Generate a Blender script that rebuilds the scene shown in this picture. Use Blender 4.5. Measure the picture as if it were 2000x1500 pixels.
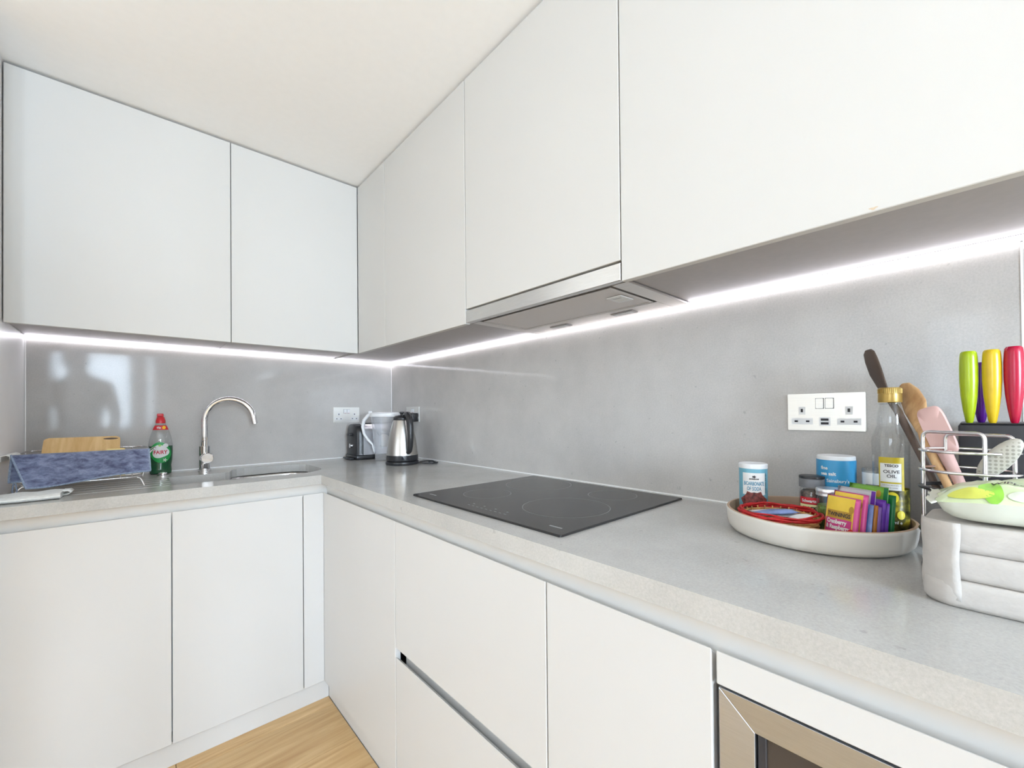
import bpy, bmesh, math, random
from mathutils import Vector, Matrix

# ------------------------------------------------------------------ clear
for o in list(bpy.data.objects):
    bpy.data.objects.remove(o, do_unlink=True)
S = bpy.context.scene
C = S.collection
PI = math.pi
random.seed(7)

# ------------------------------------------------------------------ camera
cam_d = bpy.data.cameras.new('camera')
cam = bpy.data.objects.new('camera', cam_d)
C.objects.link(cam)
cam_d.sensor_width = 36.0
cam_d.sensor_fit = 'HORIZONTAL'
cam_d.lens = 817.296 * 36.0 / 2000.0
cam_d.shift_y = 48.867 / 2000.0
cam_d.clip_start = 0.02
yaw, pitch, roll = 0.8341, 0.0079, -0.0089
fw = Vector((math.cos(yaw) * math.cos(pitch), math.sin(yaw) * math.cos(pitch), math.sin(pitch)))
rt = Vector((math.sin(yaw), -math.cos(yaw), 0))
up = rt.cross(fw)
rt2 = math.cos(roll) * rt + math.sin(roll) * up
up2 = -math.sin(roll) * rt + math.cos(roll) * up
cam.matrix_world = Matrix(((rt2.x, up2.x, -fw.x, -1.1821), (rt2.y, up2.y, -fw.y, -2.4062),
                           (rt2.z, up2.z, -fw.z, 1.1792), (0, 0, 0, 1)))
S.camera = cam

# ------------------------------------------------------------------ world, daylight, exposure
wd = bpy.data.worlds.new('sky')
S.world = wd
wd.use_nodes = True
bg = wd.node_tree.nodes['Background']
bg.inputs[0].default_value = (0.86, 0.93, 1.0, 1)
bg.inputs[1].default_value = 2.5

def area(name, loc, rot, sx, sy, power, col=(1, 1, 1)):
    l = bpy.data.lights.new(name, 'AREA')
    l.shape = 'RECTANGLE'; l.size = sx; l.size_y = sy; l.energy = power; l.color = col
    o = bpy.data.objects.new(name, l); C.objects.link(o)
    o.location = loc; o.rotation_euler = rot
    return o

# daylight entering through the room's two window walls behind the camera
H1 = [(-2.42, -2.12), (-1.97, -1.184), (-1.02, -0.955)]; H1Z = (1.00, 2.06)     # openings in the wall behind the camera; the first is added to spread light
H2 = [(-3.60, -2.66), (-2.56, -2.08)]; H2Z = (1.00, 2.16)                          # openings in the wall to the camera's left
DAY = (0.725, 0.86, 1.02)
for a_, b_ in H1:
    area('daylight', ((a_ + b_) / 2, -5.69, sum(H1Z) / 2), (PI / 2, 0, 0), b_ - a_, H1Z[1] - H1Z[0], 128.0 * (b_ - a_), DAY)
for a_, b_ in H2:
    area('daylight', (-5.09, (a_ + b_) / 2, sum(H2Z) / 2), (0, -PI / 2, 0), H2Z[1] - H2Z[0], b_ - a_, 15.5 * (b_ - a_), DAY)
S.view_settings.view_transform = 'Standard'
S.view_settings.look = 'None'
S.view_settings.gamma = 1.0
S.view_settings.use_curve_mapping = False
S.view_settings.exposure = 0.83
S.cycles.diffuse_bounces = 8

# ------------------------------------------------------------------ dimensions
W = 0.93            # worktop top
CE = 2.302          # ceiling
ZB = W + 0.5453     # wall unit door bottom
ZT = W + 1.3634     # wall unit door top
UA, UB = 0.3761, 0.3586
DA, DB = 0.6171, 0.6122
DF = 0.597          # base door face
LX = -1.4837        # left wall
END = -2.771        # end of hob run
RX, RY = -5.0, -5.6 # far room walls

# ------------------------------------------------------------------ materials
M = {}
def sr(c):
    return tuple(((v / 255) / 12.92 if v / 255 <= 0.04045 else ((v / 255 + 0.055) / 1.055) ** 2.4) for v in c)
def base(name):
    m = bpy.data.materials.new(name); m.use_nodes = True
    return m, m.node_tree.nodes, m.node_tree.links, m.node_tree.nodes['Principled BSDF']
def mat(name, col, rough=0.5, metal=0.0, var=0.03, scale=40, bump=0.0, bscale=None, spec=0.5, coat=0.0, stretch=None, sub=0.0, detail=3):
    m, n, l, b = base(name)
    tc = n.new('ShaderNodeTexCoord')
    mp = n.new('ShaderNodeMapping'); l.new(tc.outputs['Object'], mp.inputs[0])
    if stretch: mp.inputs['Scale'].default_value = stretch
    nz = n.new('ShaderNodeTexNoise'); nz.inputs['Scale'].default_value = scale; nz.inputs['Detail'].default_value = detail
    l.new(mp.outputs[0], nz.inputs[0])
    cr = n.new('ShaderNodeValToRGB'); l.new(nz.outputs[0], cr.inputs[0])
    lo = [max(0, c * (1 - var)) for c in col]; hi = [min(1, c * (1 + var)) for c in col]
    cr.color_ramp.elements[0].color = (*lo, 1); cr.color_ramp.elements[1].color = (*hi, 1)
    cr.color_ramp.elements[0].position = 0.3; cr.color_ramp.elements[1].position = 0.7
    l.new(cr.outputs[0], b.inputs['Base Color'])
    b.inputs['Roughness'].default_value = rough; b.inputs['Metallic'].default_value = metal
    b.inputs['Specular IOR Level'].default_value = spec
    b.inputs['Coat Weight'].default_value = coat; b.inputs['Coat Roughness'].default_value = 0.05
    if bump:
        n2 = n.new('ShaderNodeTexNoise'); n2.inputs['Scale'].default_value = bscale or scale
        l.new(mp.outputs[0], n2.inputs[0])
        bp = n.new('ShaderNodeBump'); bp.inputs['Strength'].default_value = bump; bp.inputs['Distance'].default_value = 0.002
        l.new(n2.outputs[0], bp.inputs['Height']); l.new(bp.outputs[0], b.inputs['Normal'])
    M[name] = m
    return m
def clear(name, tint=(1, 1, 1), gloss=1.0, rough=0.03, milky=0.0):
    m = bpy.data.materials.new(name); m.use_nodes = True
    n, l = m.node_tree.nodes, m.node_tree.links
    n.clear()
    out = n.new('ShaderNodeOutputMaterial'); mx = n.new('ShaderNodeMixShader')
    tr = n.new('ShaderNodeBsdfTransparent'); gl = n.new('ShaderNodeBsdfGlossy')
    lw = n.new('ShaderNodeLayerWeight'); lw.inputs[0].default_value = 0.5
    pw = n.new('ShaderNodeMath'); pw.operation = 'POWER'; pw.inputs[1].default_value = 3.0; l.new(lw.outputs['Facing'], pw.inputs[0])
    ad = n.new('ShaderNodeMath'); ad.operation = 'MULTIPLY_ADD'; ad.inputs[1].default_value = 0.45; ad.inputs[2].default_value = 0.04; l.new(pw.outputs[0], ad.inputs[0])
    tc = n.new('ShaderNodeTexCoord'); nz = n.new('ShaderNodeTexNoise'); nz.inputs['Scale'].default_value = 25
    l.new(tc.outputs['Object'], nz.inputs[0])
    cr = n.new('ShaderNodeValToRGB'); l.new(nz.outputs[0], cr.inputs[0])
    cr.color_ramp.elements[0].color = (*[c * 0.95 for c in tint], 1); cr.color_ramp.elements[1].color = (*tint, 1)
    l.new(cr.outputs[0], tr.inputs[0])
    gl.inputs['Roughness'].default_value = rough
    mt = n.new('ShaderNodeMath'); mt.operation = 'MULTIPLY'; mt.inputs[1].default_value = gloss
    l.new(ad.outputs[0], mt.inputs[0]); l.new(mt.outputs[0], mx.inputs[0])
    if milky:
        df = n.new('ShaderNodeBsdfDiffuse'); df.inputs[0].default_value = (0.8, 0.82, 0.85, 1); m3 = n.new('ShaderNodeMixShader'); m3.inputs[0].default_value = milky
        l.new(tr.outputs[0], m3.inputs[1]); l.new(df.outputs[0], m3.inputs[2]); l.new(m3.outputs[0], mx.inputs[1])
    else: l.new(tr.outputs[0], mx.inputs[1])
    l.new(gl.outputs[0], mx.inputs[2]); l.new(mx.outputs[0], out.inputs[0])
    M[name] = m
def emis(name, col, st):
    m, n, l, b = base(name)
    b.inputs['Base Color'].default_value = (*col, 1)
    b.inputs['Emission Color'].default_value = (*col, 1); b.inputs['Emission Strength'].default_value = st
    M[name] = m
def quartz(name, c1, c2, rough, speck=0.5, spec=0.5):
    m, n, l, b = base(name)
    tc = n.new('ShaderNodeTexCoord')
    a = n.new('ShaderNodeTexNoise'); a.inputs['Scale'].default_value = 5; a.inputs['Detail'].default_value = 6; a.inputs['Roughness'].default_value = 0.65
    f = n.new('ShaderNodeTexNoise'); f.inputs['Scale'].default_value = 260; f.inputs['Detail'].default_value = 4; f.inputs['Roughness'].default_value = 0.8
    l.new(tc.outputs['Object'], a.inputs[0]); l.new(tc.outputs['Object'], f.inputs[0])
    md = n.new('ShaderNodeMath'); md.operation = 'MULTIPLY_ADD'; md.inputs[1].default_value = 0.55
    l.new(f.outputs[0], md.inputs[0])
    m2 = n.new('ShaderNodeMath'); m2.operation = 'MULTIPLY'; m2.inputs[1].default_value = 0.45; l.new(a.outputs[0], m2.inputs[0])
    l.new(m2.outputs[0], md.inputs[2])
    cr = n.new('ShaderNodeValToRGB'); l.new(md.outputs[0], cr.inputs[0])
    cr.color_ramp.elements[0].color = (*c1, 1); cr.color_ramp.elements[0].position = 0.34
    cr.color_ramp.elements[1].color = (*c2, 1); cr.color_ramp.elements[1].position = 0.66
    v = n.new('ShaderNodeTexNoise'); v.inputs['Scale'].default_value = 55; v.inputs['Detail'].default_value = 2; l.new(tc.outputs['Object'], v.inputs[0])
    vr = n.new('ShaderNodeValToRGB'); l.new(v.outputs[0], vr.inputs[0])
    vr.color_ramp.elements[0].position = 0.70; vr.color_ramp.elements[0].color = (0, 0, 0, 1)
    vr.color_ramp.elements[1].position = 0.76; vr.color_ramp.elements[1].color = (speck, speck, speck, 1)
    mx = n.new('ShaderNodeMixRGB'); l.new(vr.outputs[0], mx.inputs[0]); l.new(cr.outputs[0], mx.inputs[1])
    mx.inputs[2].default_value = (*[c * 0.55 for c in c1], 1)
    l.new(mx.outputs[0], b.inputs['Base Color'])
    b.inputs['Roughness'].default_value = rough; b.inputs['Specular IOR Level'].default_value = spec
    M[name] = m
def wood(name, c1, c2, scale=3.0, stretch=(1, 12, 12), rough=0.45, rnd=0.0, knots=False):
    m, n, l, b = base(name)
    tc = n.new('ShaderNodeTexCoord'); mp = n.new('ShaderNodeMapping'); mp.inputs['Scale'].default_value = stretch
    l.new(tc.outputs['Object'], mp.inputs[0])
    oi = n.new('ShaderNodeObjectInfo')
    if rnd:
        cb = n.new('ShaderNodeCombineXYZ'); ml = n.new('ShaderNodeMath'); ml.operation = 'MULTIPLY'; ml.inputs[1].default_value = 37
        l.new(oi.outputs['Random'], ml.inputs[0]); l.new(ml.outputs[0], cb.inputs[0]); l.new(ml.outputs[0], cb.inputs[2])
        l.new(cb.outputs[0], mp.inputs['Location'])
    nz = n.new('ShaderNodeTexNoise'); nz.inputs['Scale'].default_value = scale; nz.inputs['Detail'].default_value = 8
    nz.inputs['Roughness'].default_value = 0.6; nz.inputs['Distortion'].default_value = 0.7
    l.new(mp.outputs[0], nz.inputs[0])
    cr = n.new('ShaderNodeValToRGB'); l.new(nz.outputs[0], cr.inputs[0])
    cr.color_ramp.elements[0].color = (*c1, 1); cr.color_ramp.elements[0].position = 0.3
    cr.color_ramp.elements[1].color = (*c2, 1); cr.color_ramp.elements[1].position = 0.68
    src = cr.outputs[0]
    if rnd:
        hs = n.new('ShaderNodeHueSaturation'); mr = n.new('ShaderNodeMapRange')
        mr.inputs[3].default_value = 1 - rnd; mr.inputs[4].default_value = 1 + rnd
        l.new(oi.outputs['Random'], mr.inputs[0]); l.new(mr.outputs[0], hs.inputs['Value']); l.new(src, hs.inputs['Color']); src = hs.outputs[0]
    l.new(src, b.inputs['Base Color']); b.inputs['Roughness'].default_value = rough
    bp = n.new('ShaderNodeBump'); bp.inputs['Strength'].default_value = 0.08; bp.inputs['Distance'].default_value = 0.002
    l.new(nz.outputs[0], bp.inputs['Height']); l.new(bp.outputs[0], b.inputs['Normal'])
    M[name] = m

mat('wall_paint', (0.88, 0.88, 0.87), 0.85, var=0.01, bump=0.02, bscale=300)
mat('ceiling_paint', (0.92, 0.92, 0.915), 0.9, var=0.008)
mat('cab_white', (0.585, 0.576, 0.555), 0.42, var=0.008, scale=3, spec=0.2)
mat('base_white', (0.60, 0.598, 0.592), 0.38, var=0.008, scale=3, spec=0.35)
mat('carcass_white', (0.75, 0.75, 0.74), 0.5, var=0.01)
mat('side_panel', (0.90, 0.89, 0.895), 0.32, var=0.02, scale=8)
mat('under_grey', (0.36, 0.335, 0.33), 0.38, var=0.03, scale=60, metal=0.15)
mat('rail_white', (0.67, 0.66, 0.64), 0.32, var=0.008)
mat('sealant', (0.85, 0.85, 0.84), 0.5, var=0.01)
quartz('splash', sr((172, 169, 166)), sr((196, 193, 189)), 0.07, 0.35, 0.13)
quartz('worktop', sr((168, 167, 164)), sr((192, 191, 188)), 0.15, 0.3, 0.45)
mat('steel', (0.66, 0.645, 0.625), 0.27, metal=1.0, var=0.06, scale=30, stretch=(1, 1, 30))
mat('steel_h', (0.66, 0.63, 0.60), 0.30, metal=1.0, var=0.05, scale=14, stretch=(30, 1, 30), bump=0.03, bscale=30)
mat('sink_steel', (0.62, 0.61, 0.60), 0.24, metal=1.0, var=0.06, scale=20)
mat('chrome', (0.86, 0.86, 0.88), 0.05, metal=1.0, var=0.01)
mat('wire_chrome', (0.80, 0.79, 0.80), 0.15, metal=1.0, var=0.02)
mat('hood_grey', (0.42, 0.40, 0.40), 0.4, metal=0.6, var=0.03)
mat('plate_steel', (0.74, 0.73, 0.70), 0.36, metal=0.75, var=0.03, scale=20, stretch=(1, 1, 25))
mat('plastic_white', (0.72, 0.73, 0.74), 0.35, var=0.01)
mat('plastic_black', (0.018, 0.018, 0.02), 0.35, var=0.1)
mat('black_satin', (0.025, 0.025, 0.03), 0.5, var=0.1)
mat('dark_hole', (0.01, 0.01, 0.015), 0.6, var=0.1)
mat('hob_glass', (0.028, 0.026, 0.026), 0.12, var=0.05, spec=0.3)
mat('hob_mark', (0.30, 0.30, 0.30), 0.3, var=0.02)
mat('oven_glass', (0.06, 0.05, 0.045), 0.08, var=0.2, scale=5)
mat('kettle_steel', (0.50, 0.485, 0.46), 0.33, metal=1.0, var=0.06, scale=30, stretch=(30, 30, 1))
mat('oven_steel', (0.52, 0.56, 0.63), 0.36, metal=1.0, var=0.05, scale=30, stretch=(1, 1, 30))
emis('led', (0.93, 0.92, 1.0), 6.5)
clear('clear_plastic', (0.96, 0.97, 0.97), 1.3)
clear('jug_plastic', (0.92, 0.93, 0.95), 1.6, 0.05, 0.26)
clear('window_glass', (0.97, 0.98, 0.98), 1.0)
clear('wrap_film', (0.90, 0.95, 0.86), 1.6, 0.12)
mat('soap_green', (0.006, 0.085, 0.03), 0.12, var=0.1)
mat('label_green', (0.01, 0.30, 0.06), 0.4, var=0.05)
mat('label_white', (0.70, 0.70, 0.69), 0.45, var=0.01)
mat('red', (0.56, 0.015, 0.025), 0.35, var=0.05)
mat('text_red', (0.55, 0.01, 0.04), 0.5, var=0.02)
mat('orange', (0.85, 0.30, 0.02), 0.4, var=0.05)
mat('amber', (0.90, 0.50, 0.02), 0.4, var=0.05)
def towelmat():
    m, n, l, b = base('towel_blue')
    tc = n.new('ShaderNodeTexCoord')
    a = n.new('ShaderNodeTexNoise'); a.inputs['Scale'].default_value = 60; a.inputs['Detail'].default_value = 5; a.inputs['Roughness'].default_value = 0.65; a.inputs['Distortion'].default_value = 0.25
    mp = n.new('ShaderNodeMapping'); mp.inputs['Scale'].default_value = (0.55, 1.0, 1.1); mp.inputs['Rotation'].default_value = (0, 0.5, 0)
    l.new(tc.outputs['Object'], mp.inputs[0]); l.new(mp.outputs[0], a.inputs[0])
    cr = n.new('ShaderNodeValToRGB'); l.new(a.outputs[0], cr.inputs[0])
    cr.color_ramp.elements[0].color = (*sr((70, 77, 106)), 1); cr.color_ramp.elements[0].position = 0.36
    cr.color_ramp.elements[1].color = (*sr((134, 144, 174)), 1); cr.color_ramp.elements[1].position = 0.68
    l.new(cr.outputs[0], b.inputs['Base Color']); b.inputs['Roughness'].default_value = 0.95
    b.inputs['Sheen Weight'].default_value = 0.4
    f = n.new('ShaderNodeTexNoise'); f.inputs['Scale'].default_value = 420; l.new(tc.outputs['Object'], f.inputs[0])
    bp = n.new('ShaderNodeBump'); bp.inputs['Strength'].default_value = 0.6; bp.inputs['Distance'].default_value = 0.003
    l.new(f.outputs[0], bp.inputs['Height']); l.new(bp.outputs[0], b.inputs['Normal'])
    M['towel_blue'] = m
towelmat()
mat('hem_blue', sr((132, 146, 168)), 0.9, var=0.25, scale=300)
mat('cloth_white', sr((238, 240, 238)), 0.95, var=0.06, scale=120, bump=0.5, bscale=300)
wood('bamboo', sr((204, 162, 100)), sr((228, 194, 138)), 5, (10, 1.2, 1.2), 0.5)
mat('sponge_yellow', sr((240, 216, 150)), 0.9, var=0.05, scale=150)
wood('oak', sr((180, 142, 94)), sr((212, 180, 132)), 2.2, (1.2, 14, 4), 0.38, rnd=0.07)
mat('tray_cream', tuple(0.80 * q for q in sr((236, 231, 222))), 0.5, var=0.015)
mat('tray_tan', tuple(0.80 * q for q in sr((205, 175, 148))), 0.55, var=0.02)
mat('can_blue', tuple(0.80 * q for q in sr((122, 186, 206))), 0.4, var=0.02)
mat('text_teal', sr((70, 140, 170)), 0.5, var=0.02)
mat('text_dark', sr((50, 46, 46)), 0.5, var=0.02)
mat('nibs', sr((110, 52, 48)), 0.5, var=0.75, scale=160, detail=6)
mat('salt_blue', tuple(0.80 * q for q in sr((64, 160, 212))), 0.35, var=0.02)
mat('grey_lid', sr((112, 114, 118)), 0.45, var=0.03)
mat('alu', (0.78, 0.78, 0.80), 0.3, metal=0.9, var=0.02)
mat('peppercorn', sr((86, 66, 56)), 0.55, var=0.75, scale=230, detail=5)
mat('herbs', sr((110, 140, 70)), 0.6, var=0.5, scale=200)
mat('cream_label', sr((236, 228, 170)), 0.5, var=0.02)
mat('wicker', sr((196, 150, 92)), 0.7, var=0.25, scale=90)
mat('twine_red', tuple(0.80 * q for q in sr((196, 24, 28))), 0.6, var=0.25, scale=150)
mat('sachet_blue', tuple(0.80 * q for q in sr((140, 164, 222))), 0.35, var=0.2, scale=60)
mat('sachet_white', sr((226, 226, 228)), 0.35, var=0.04, scale=60)
mat('oil_yellow', tuple(0.80 * q for q in sr((205, 182, 30))), 0.4, var=0.03)
mat('oil_gold', sr((166, 138, 74)), 0.3, metal=0.5, var=0.05)
def oilmat():
    m, n, l, b = base('olive_print')
    tc = n.new('ShaderNodeTexCoord'); v = n.new('ShaderNodeTexNoise'); v.inputs['Scale'].default_value = 55; v.inputs['Detail'].default_value = 3
    l.new(tc.outputs['Object'], v.inputs[0]); cr = n.new('ShaderNodeValToRGB'); l.new(v.outputs[0], cr.inputs[0])
    e = cr.color_ramp.elements
    e[0].position = 0.36; e[0].color = (*sr((48, 46, 26)), 1); e[1].position = 0.66; e[1].color = (*sr((180, 162, 44)), 1)
    k = e.new(0.5); k.color = (*sr((98, 94, 44)), 1)
    l.new(cr.outputs[0], b.inputs['Base Color']); b.inputs['Roughness'].default_value = 0.25
    M['olive_print'] = m
oilmat()
mat('olive', sr((212, 196, 50)), 0.3, var=0.1)
for k, c in dict(tea_pink=(236, 96, 168), tea_yellow=(250, 214, 70), tea_gold=(196, 152, 50), tea_magenta=(214, 66, 140), tea_blue=(92, 140, 222),
                 tea_orange=(206, 130, 50), tea_lav=(150, 110, 196), tea_purple=(112, 52, 178), tea_grey=(216, 212, 218), tea_lime=(128, 190, 62),
                 tea_green=(28, 124, 66), knife_lime=(176, 200, 20), knife_yellow=(236, 200, 40), knife_red=(196, 18, 64), knife_purple=(84, 22, 130)).items():
    mat(k, tuple(0.78 * q for q in sr(c)), 0.25 if k.startswith('knife') else 0.38, var=0.04, scale=50)
mat('spoon_dark', sr((84, 70, 62)), 0.55, var=0.12, scale=20)
wood('spoon_wood', sr((176, 134, 92)), sr((216, 178, 130)), 8, (6, 6, 1), 0.6)
mat('pink_silicone', tuple(0.80 * q for q in sr((226, 186, 180))), 0.5, var=0.02)
def meshgrey(name, col, dark, sc, thr, metal=0.0):
    m, n, l, b = base(name)
    tc = n.new('ShaderNodeTexCoord'); v = n.new('ShaderNodeTexVoronoi'); v.inputs['Scale'].default_value = sc
    v.inputs['Randomness'].default_value = 0.0
    l.new(tc.outputs['Object'], v.inputs[0]); cr = n.new('ShaderNodeValToRGB'); l.new(v.outputs[0], cr.inputs[0])
    cr.color_ramp.elements[0].position = thr; cr.color_ramp.elements[0].color = (*dark, 1)
    cr.color_ramp.elements[1].position = thr + 0.08; cr.color_ramp.elements[1].color = (*col, 1)
    l.new(cr.outputs[0], b.inputs['Base Color']); b.inputs['Roughness'].default_value = 0.45; b.inputs['Metallic'].default_value = metal
    M[name] = m
meshgrey('filter_mesh', (0.66, 0.63, 0.62), (0.16, 0.15, 0.15), 240, 0.30, 0.3)
meshgrey('pad_grey', sr((176, 172, 162)), sr((140, 136, 126)), 190, 0.3)
mat('leaf_print', sr((204, 220, 176)), 0.3, var=0.12, scale=22, coat=0.5)
mat('leaf_green', sr((140, 198, 70)), 0.35, var=0.2, scale=40)
mat('lemon_print', sr((206, 212, 96)), 0.35, var=0.1)
mat('wipes_white', tuple(0.80 * q for q in sr((232, 236, 222))), 0.4, var=0.03, coat=0.3)
mat('tissue', sr((190, 185, 180)), 0.9, var=0.04, scale=60, bump=0.25, bscale=180)
mat('paint_chip', sr((206, 186, 160)), 0.8, var=0.1)

# ------------------------------------------------------------------ helpers
WORLD = set()
def thing(name, label, cat, loc=(0, 0, 0), rz=0.0, group=None, world=False):
    o = bpy.data.objects.new(name, None); C.objects.link(o)
    o.empty_display_size = 0.05
    o.location = loc; o.rotation_euler = (0, 0, rz)
    o['label'] = label; o['category'] = cat
    if group: o['group'] = group
    if world: WORLD.add(o.name)
    return o
def tag(o, label, cat, group=None):
    o['label'] = label; o['category'] = cat
    if group: o['group'] = group
    return o
def struct(o):
    o['kind'] = 'structure'; return o
def par(o, p):
    if p is None: return o
    o.parent = p
    q = p
    while q is not None:
        if q.name in WORLD:
            o.matrix_parent_inverse = Matrix.Translation(q.location).inverted() if p is q else Matrix()
            break
        q = q.parent
    return o
def link(name, me, m, parent=None, smooth=False):
    o = bpy.data.objects.new(name, me); C.objects.link(o)
    if m is not None and not me.materials: me.materials.append(M[m] if isinstance(m, str) else m)
    if smooth:
        for p in me.polygons: p.use_smooth = True
    return par(o, parent)
def frombm(name, bm, m, parent=None, smooth=False, auto=None):
    bmesh.ops.recalc_face_normals(bm, faces=bm.faces[:])
    me = bpy.data.meshes.new(name); bm.to_mesh(me); bm.free()
    o = link(name, me, m, parent, smooth)
    if auto:
        for p in me.polygons: p.use_smooth = True
        me.set_sharp_from_angle(angle=math.radians(auto))
    return o
def bbox_bm(bm, a, b):
    x0, y0, z0 = [min(p, q) for p, q in zip(a, b)]; x1, y1, z1 = [max(p, q) for p, q in zip(a, b)]
    v = [bm.verts.new(p) for p in ((x0, y0, z0), (x1, y0, z0), (x1, y1, z0), (x0, y1, z0), (x0, y0, z1), (x1, y0, z1), (x1, y1, z1), (x0, y1, z1))]
    for f in ((0, 3, 2, 1), (4, 5, 6, 7), (0, 1, 5, 4), (1, 2, 6, 5), (2, 3, 7, 6), (3, 0, 4, 7)):
        bm.faces.new([v[i] for i in f])
    return v
def box(name, a, b, m, parent=None, bev=0.0, seg=1):
    bm = bmesh.new(); bbox_bm(bm, a, b)
    if bev: bmesh.ops.bevel(bm, geom=bm.edges[:], offset=bev, segments=seg, affect='EDGES', profile=0.5)
    return frombm(name, bm, m, parent, auto=40 if seg > 1 else None)
def lathe(name, prof, m, parent=None, seg=40, ex=1.0, ey=1.0, cap0=True, cap1=True, loc=(0, 0, 0), auto=45, rot=0.0):
    bm = bmesh.new(); rings = []
    for r, z in prof:
        rings.append([bm.verts.new((loc[0] + r * ex * math.cos(2 * PI * i / seg) * math.cos(rot) - r * ey * math.sin(2 * PI * i / seg) * math.sin(rot),
                                    loc[1] + r * ex * math.cos(2 * PI * i / seg) * math.sin(rot) + r * ey * math.sin(2 * PI * i / seg) * math.cos(rot),
                                    loc[2] + z)) for i in range(seg)])
    for a, b in zip(rings[:-1], rings[1:]):
        for i in range(seg):
            bm.faces.new((a[i], a[(i + 1) % seg], b[(i + 1) % seg], b[i]))
    if cap0: bm.faces.new(list(reversed(rings[0])))
    if cap1: bm.faces.new(rings[-1])
    return frombm(name, bm, m, parent, auto=auto)
def tube_bm(bm, pts, r, seg=8, cyclic=False, caps=True):
    pts = [Vector(p) for p in pts]; n = len(pts); rs = r if isinstance(r, (list, tuple)) else [r] * n
    rings = []; prev = None
    for i, p in enumerate(pts):
        if cyclic: t = (pts[(i + 1) % n] - pts[i - 1])
        else: t = pts[min(i + 1, n - 1)] - pts[max(i - 1, 0)]
        t.normalize()
        if prev is None:
            a = Vector((0, 0, 1)) if abs(t.z) < 0.9 else Vector((1, 0, 0))
            u = t.cross(a).normalized()
        else:
            u = (prev - t * prev.dot(t)).normalized()
        prev = u; w = t.cross(u)
        rings.append([bm.verts.new(p + rs[i] * (math.cos(2 * PI * k / seg) * u + math.sin(2 * PI * k / seg) * w)) for k in range(seg)])
    prs = list(zip(rings[:-1], rings[1:])) + ([(rings[-1], rings[0])] if cyclic else [])
    for a, b in prs:
        for k in range(seg): bm.faces.new((a[k], a[(k + 1) % seg], b[(k + 1) % seg], b[k]))
    if caps and not cyclic:
        bm.faces.new(list(reversed(rings[0]))); bm.faces.new(rings[-1])
def tube(name, pts, r, m, parent=None, seg=8, cyclic=False):
    bm = bmesh.new(); tube_bm(bm, pts, r, seg, cyclic); return frombm(name, bm, m, parent, auto=50)
def arc(c, r, a0, a1, n, ax=(1, 0, 0), ay=(0, 0, 1)):
    c, ax, ay = Vector(c), Vector(ax), Vector(ay)
    return [c + r * (math.cos(a0 + (a1 - a0) * i / n) * ax + math.sin(a0 + (a1 - a0) * i / n) * ay) for i in range(n + 1)]
def fillet(pts, r, n=5, cyclic=False):
    """round the corners of a polyline"""
    pts = [Vector(p) for p in pts]; out = []; N = len(pts)
    for i, p in enumerate(pts):
        if not cyclic and i in (0, N - 1): out.append(p); continue
        a, b = pts[i - 1], pts[(i + 1) % N]
        d1 = (a - p); d2 = (b - p); k = min(r, d1.length * 0.49, d2.length * 0.49)
        s, e = p + d1.normalized() * k, p + d2.normalized() * k
        for j in range(n + 1):
            t = j / n; out.append((1 - t) ** 2 * s + 2 * t * (1 - t) * p + t * t * e)
    return out
def prism(name, poly, z0, z1, m, parent=None, bev=0.0):
    bm = bmesh.new()
    a = [bm.verts.new((p[0], p[1], z0)) for p in poly]; b = [bm.verts.new((p[0], p[1], z1)) for p in poly]
    bm.faces.new(list(reversed(a))); bm.faces.new(b)
    for i in range(len(poly)): bm.faces.new((a[i], a[(i + 1) % len(poly)], b[(i + 1) % len(poly)], b[i]))
    if bev: bmesh.ops.bevel(bm, geom=bm.edges[:], offset=bev, segments=1, affect='EDGES')
    return frombm(name, bm, m, parent)
def text_geo(body, size, bold=0.0, sx=1.0, align='CENTER', spacing=1.0, fit=None):
    cu = bpy.data.curves.new('t', 'FONT'); cu.body = body; cu.size = size; cu.align_x = align; cu.align_y = 'CENTER'
    cu.offset = bold; cu.resolution_u = 3; cu.space_character = spacing
    o = bpy.data.objects.new('t', cu); C.objects.link(o)
    dg = bpy.context.evaluated_depsgraph_get()
    me = bpy.data.meshes.new_from_object(o.evaluated_get(dg))
    if fit:
        xs_ = [v.co.x for v in me.vertices]; sx = fit / max(1e-6, max(xs_) - min(xs_))
    vs = [(v.co.x * sx, v.co.y) for v in me.vertices]; fs = [tuple(p.vertices) for p in me.polygons]
    bpy.data.objects.remove(o); bpy.data.curves.remove(cu); bpy.data.meshes.remove(me)
    return vs, fs
def rect_geo(w, h, nx=12, ny=2, cx=0, cy=0):
    vs = [(cx - w / 2 + w * i / nx, cy - h / 2 + h * j / ny) for j in range(ny + 1) for i in range(nx + 1)]
    fs = [(j * (nx + 1) + i, j * (nx + 1) + i + 1, (j + 1) * (nx + 1) + i + 1, (j + 1) * (nx + 1) + i) for j in range(ny) for i in range(nx)]
    return vs, fs
def ell_geo(a, b, n=32, rings=4, cx=0, cy=0, fn=None):
    vs = [(cx, cy)]; fs = []
    for k in range(1, rings + 1):
        for i in range(n):
            t = 2 * PI * i / n; q = k / rings * (fn(t) if fn else 1)
            vs.append((cx + a * q * math.cos(t), cy + b * q * math.sin(t)))
    for i in range(n): fs.append((0, 1 + i, 1 + (i + 1) % n))
    for k in range(rings - 1):
        for i in range(n):
            p = 1 + k * n; q = p + n
            fs.append((p + i, q + i, q + (i + 1) % n, p + (i + 1) % n))
    return vs, fs
def mapped(name, geo, fn, m, parent=None, smooth=False):
    vs, fs = geo
    me = bpy.data.meshes.new(name); me.from_pydata([fn(s, t) for s, t in vs], [], fs); me.update()
    return link(name, me, m, parent, smooth)
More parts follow.
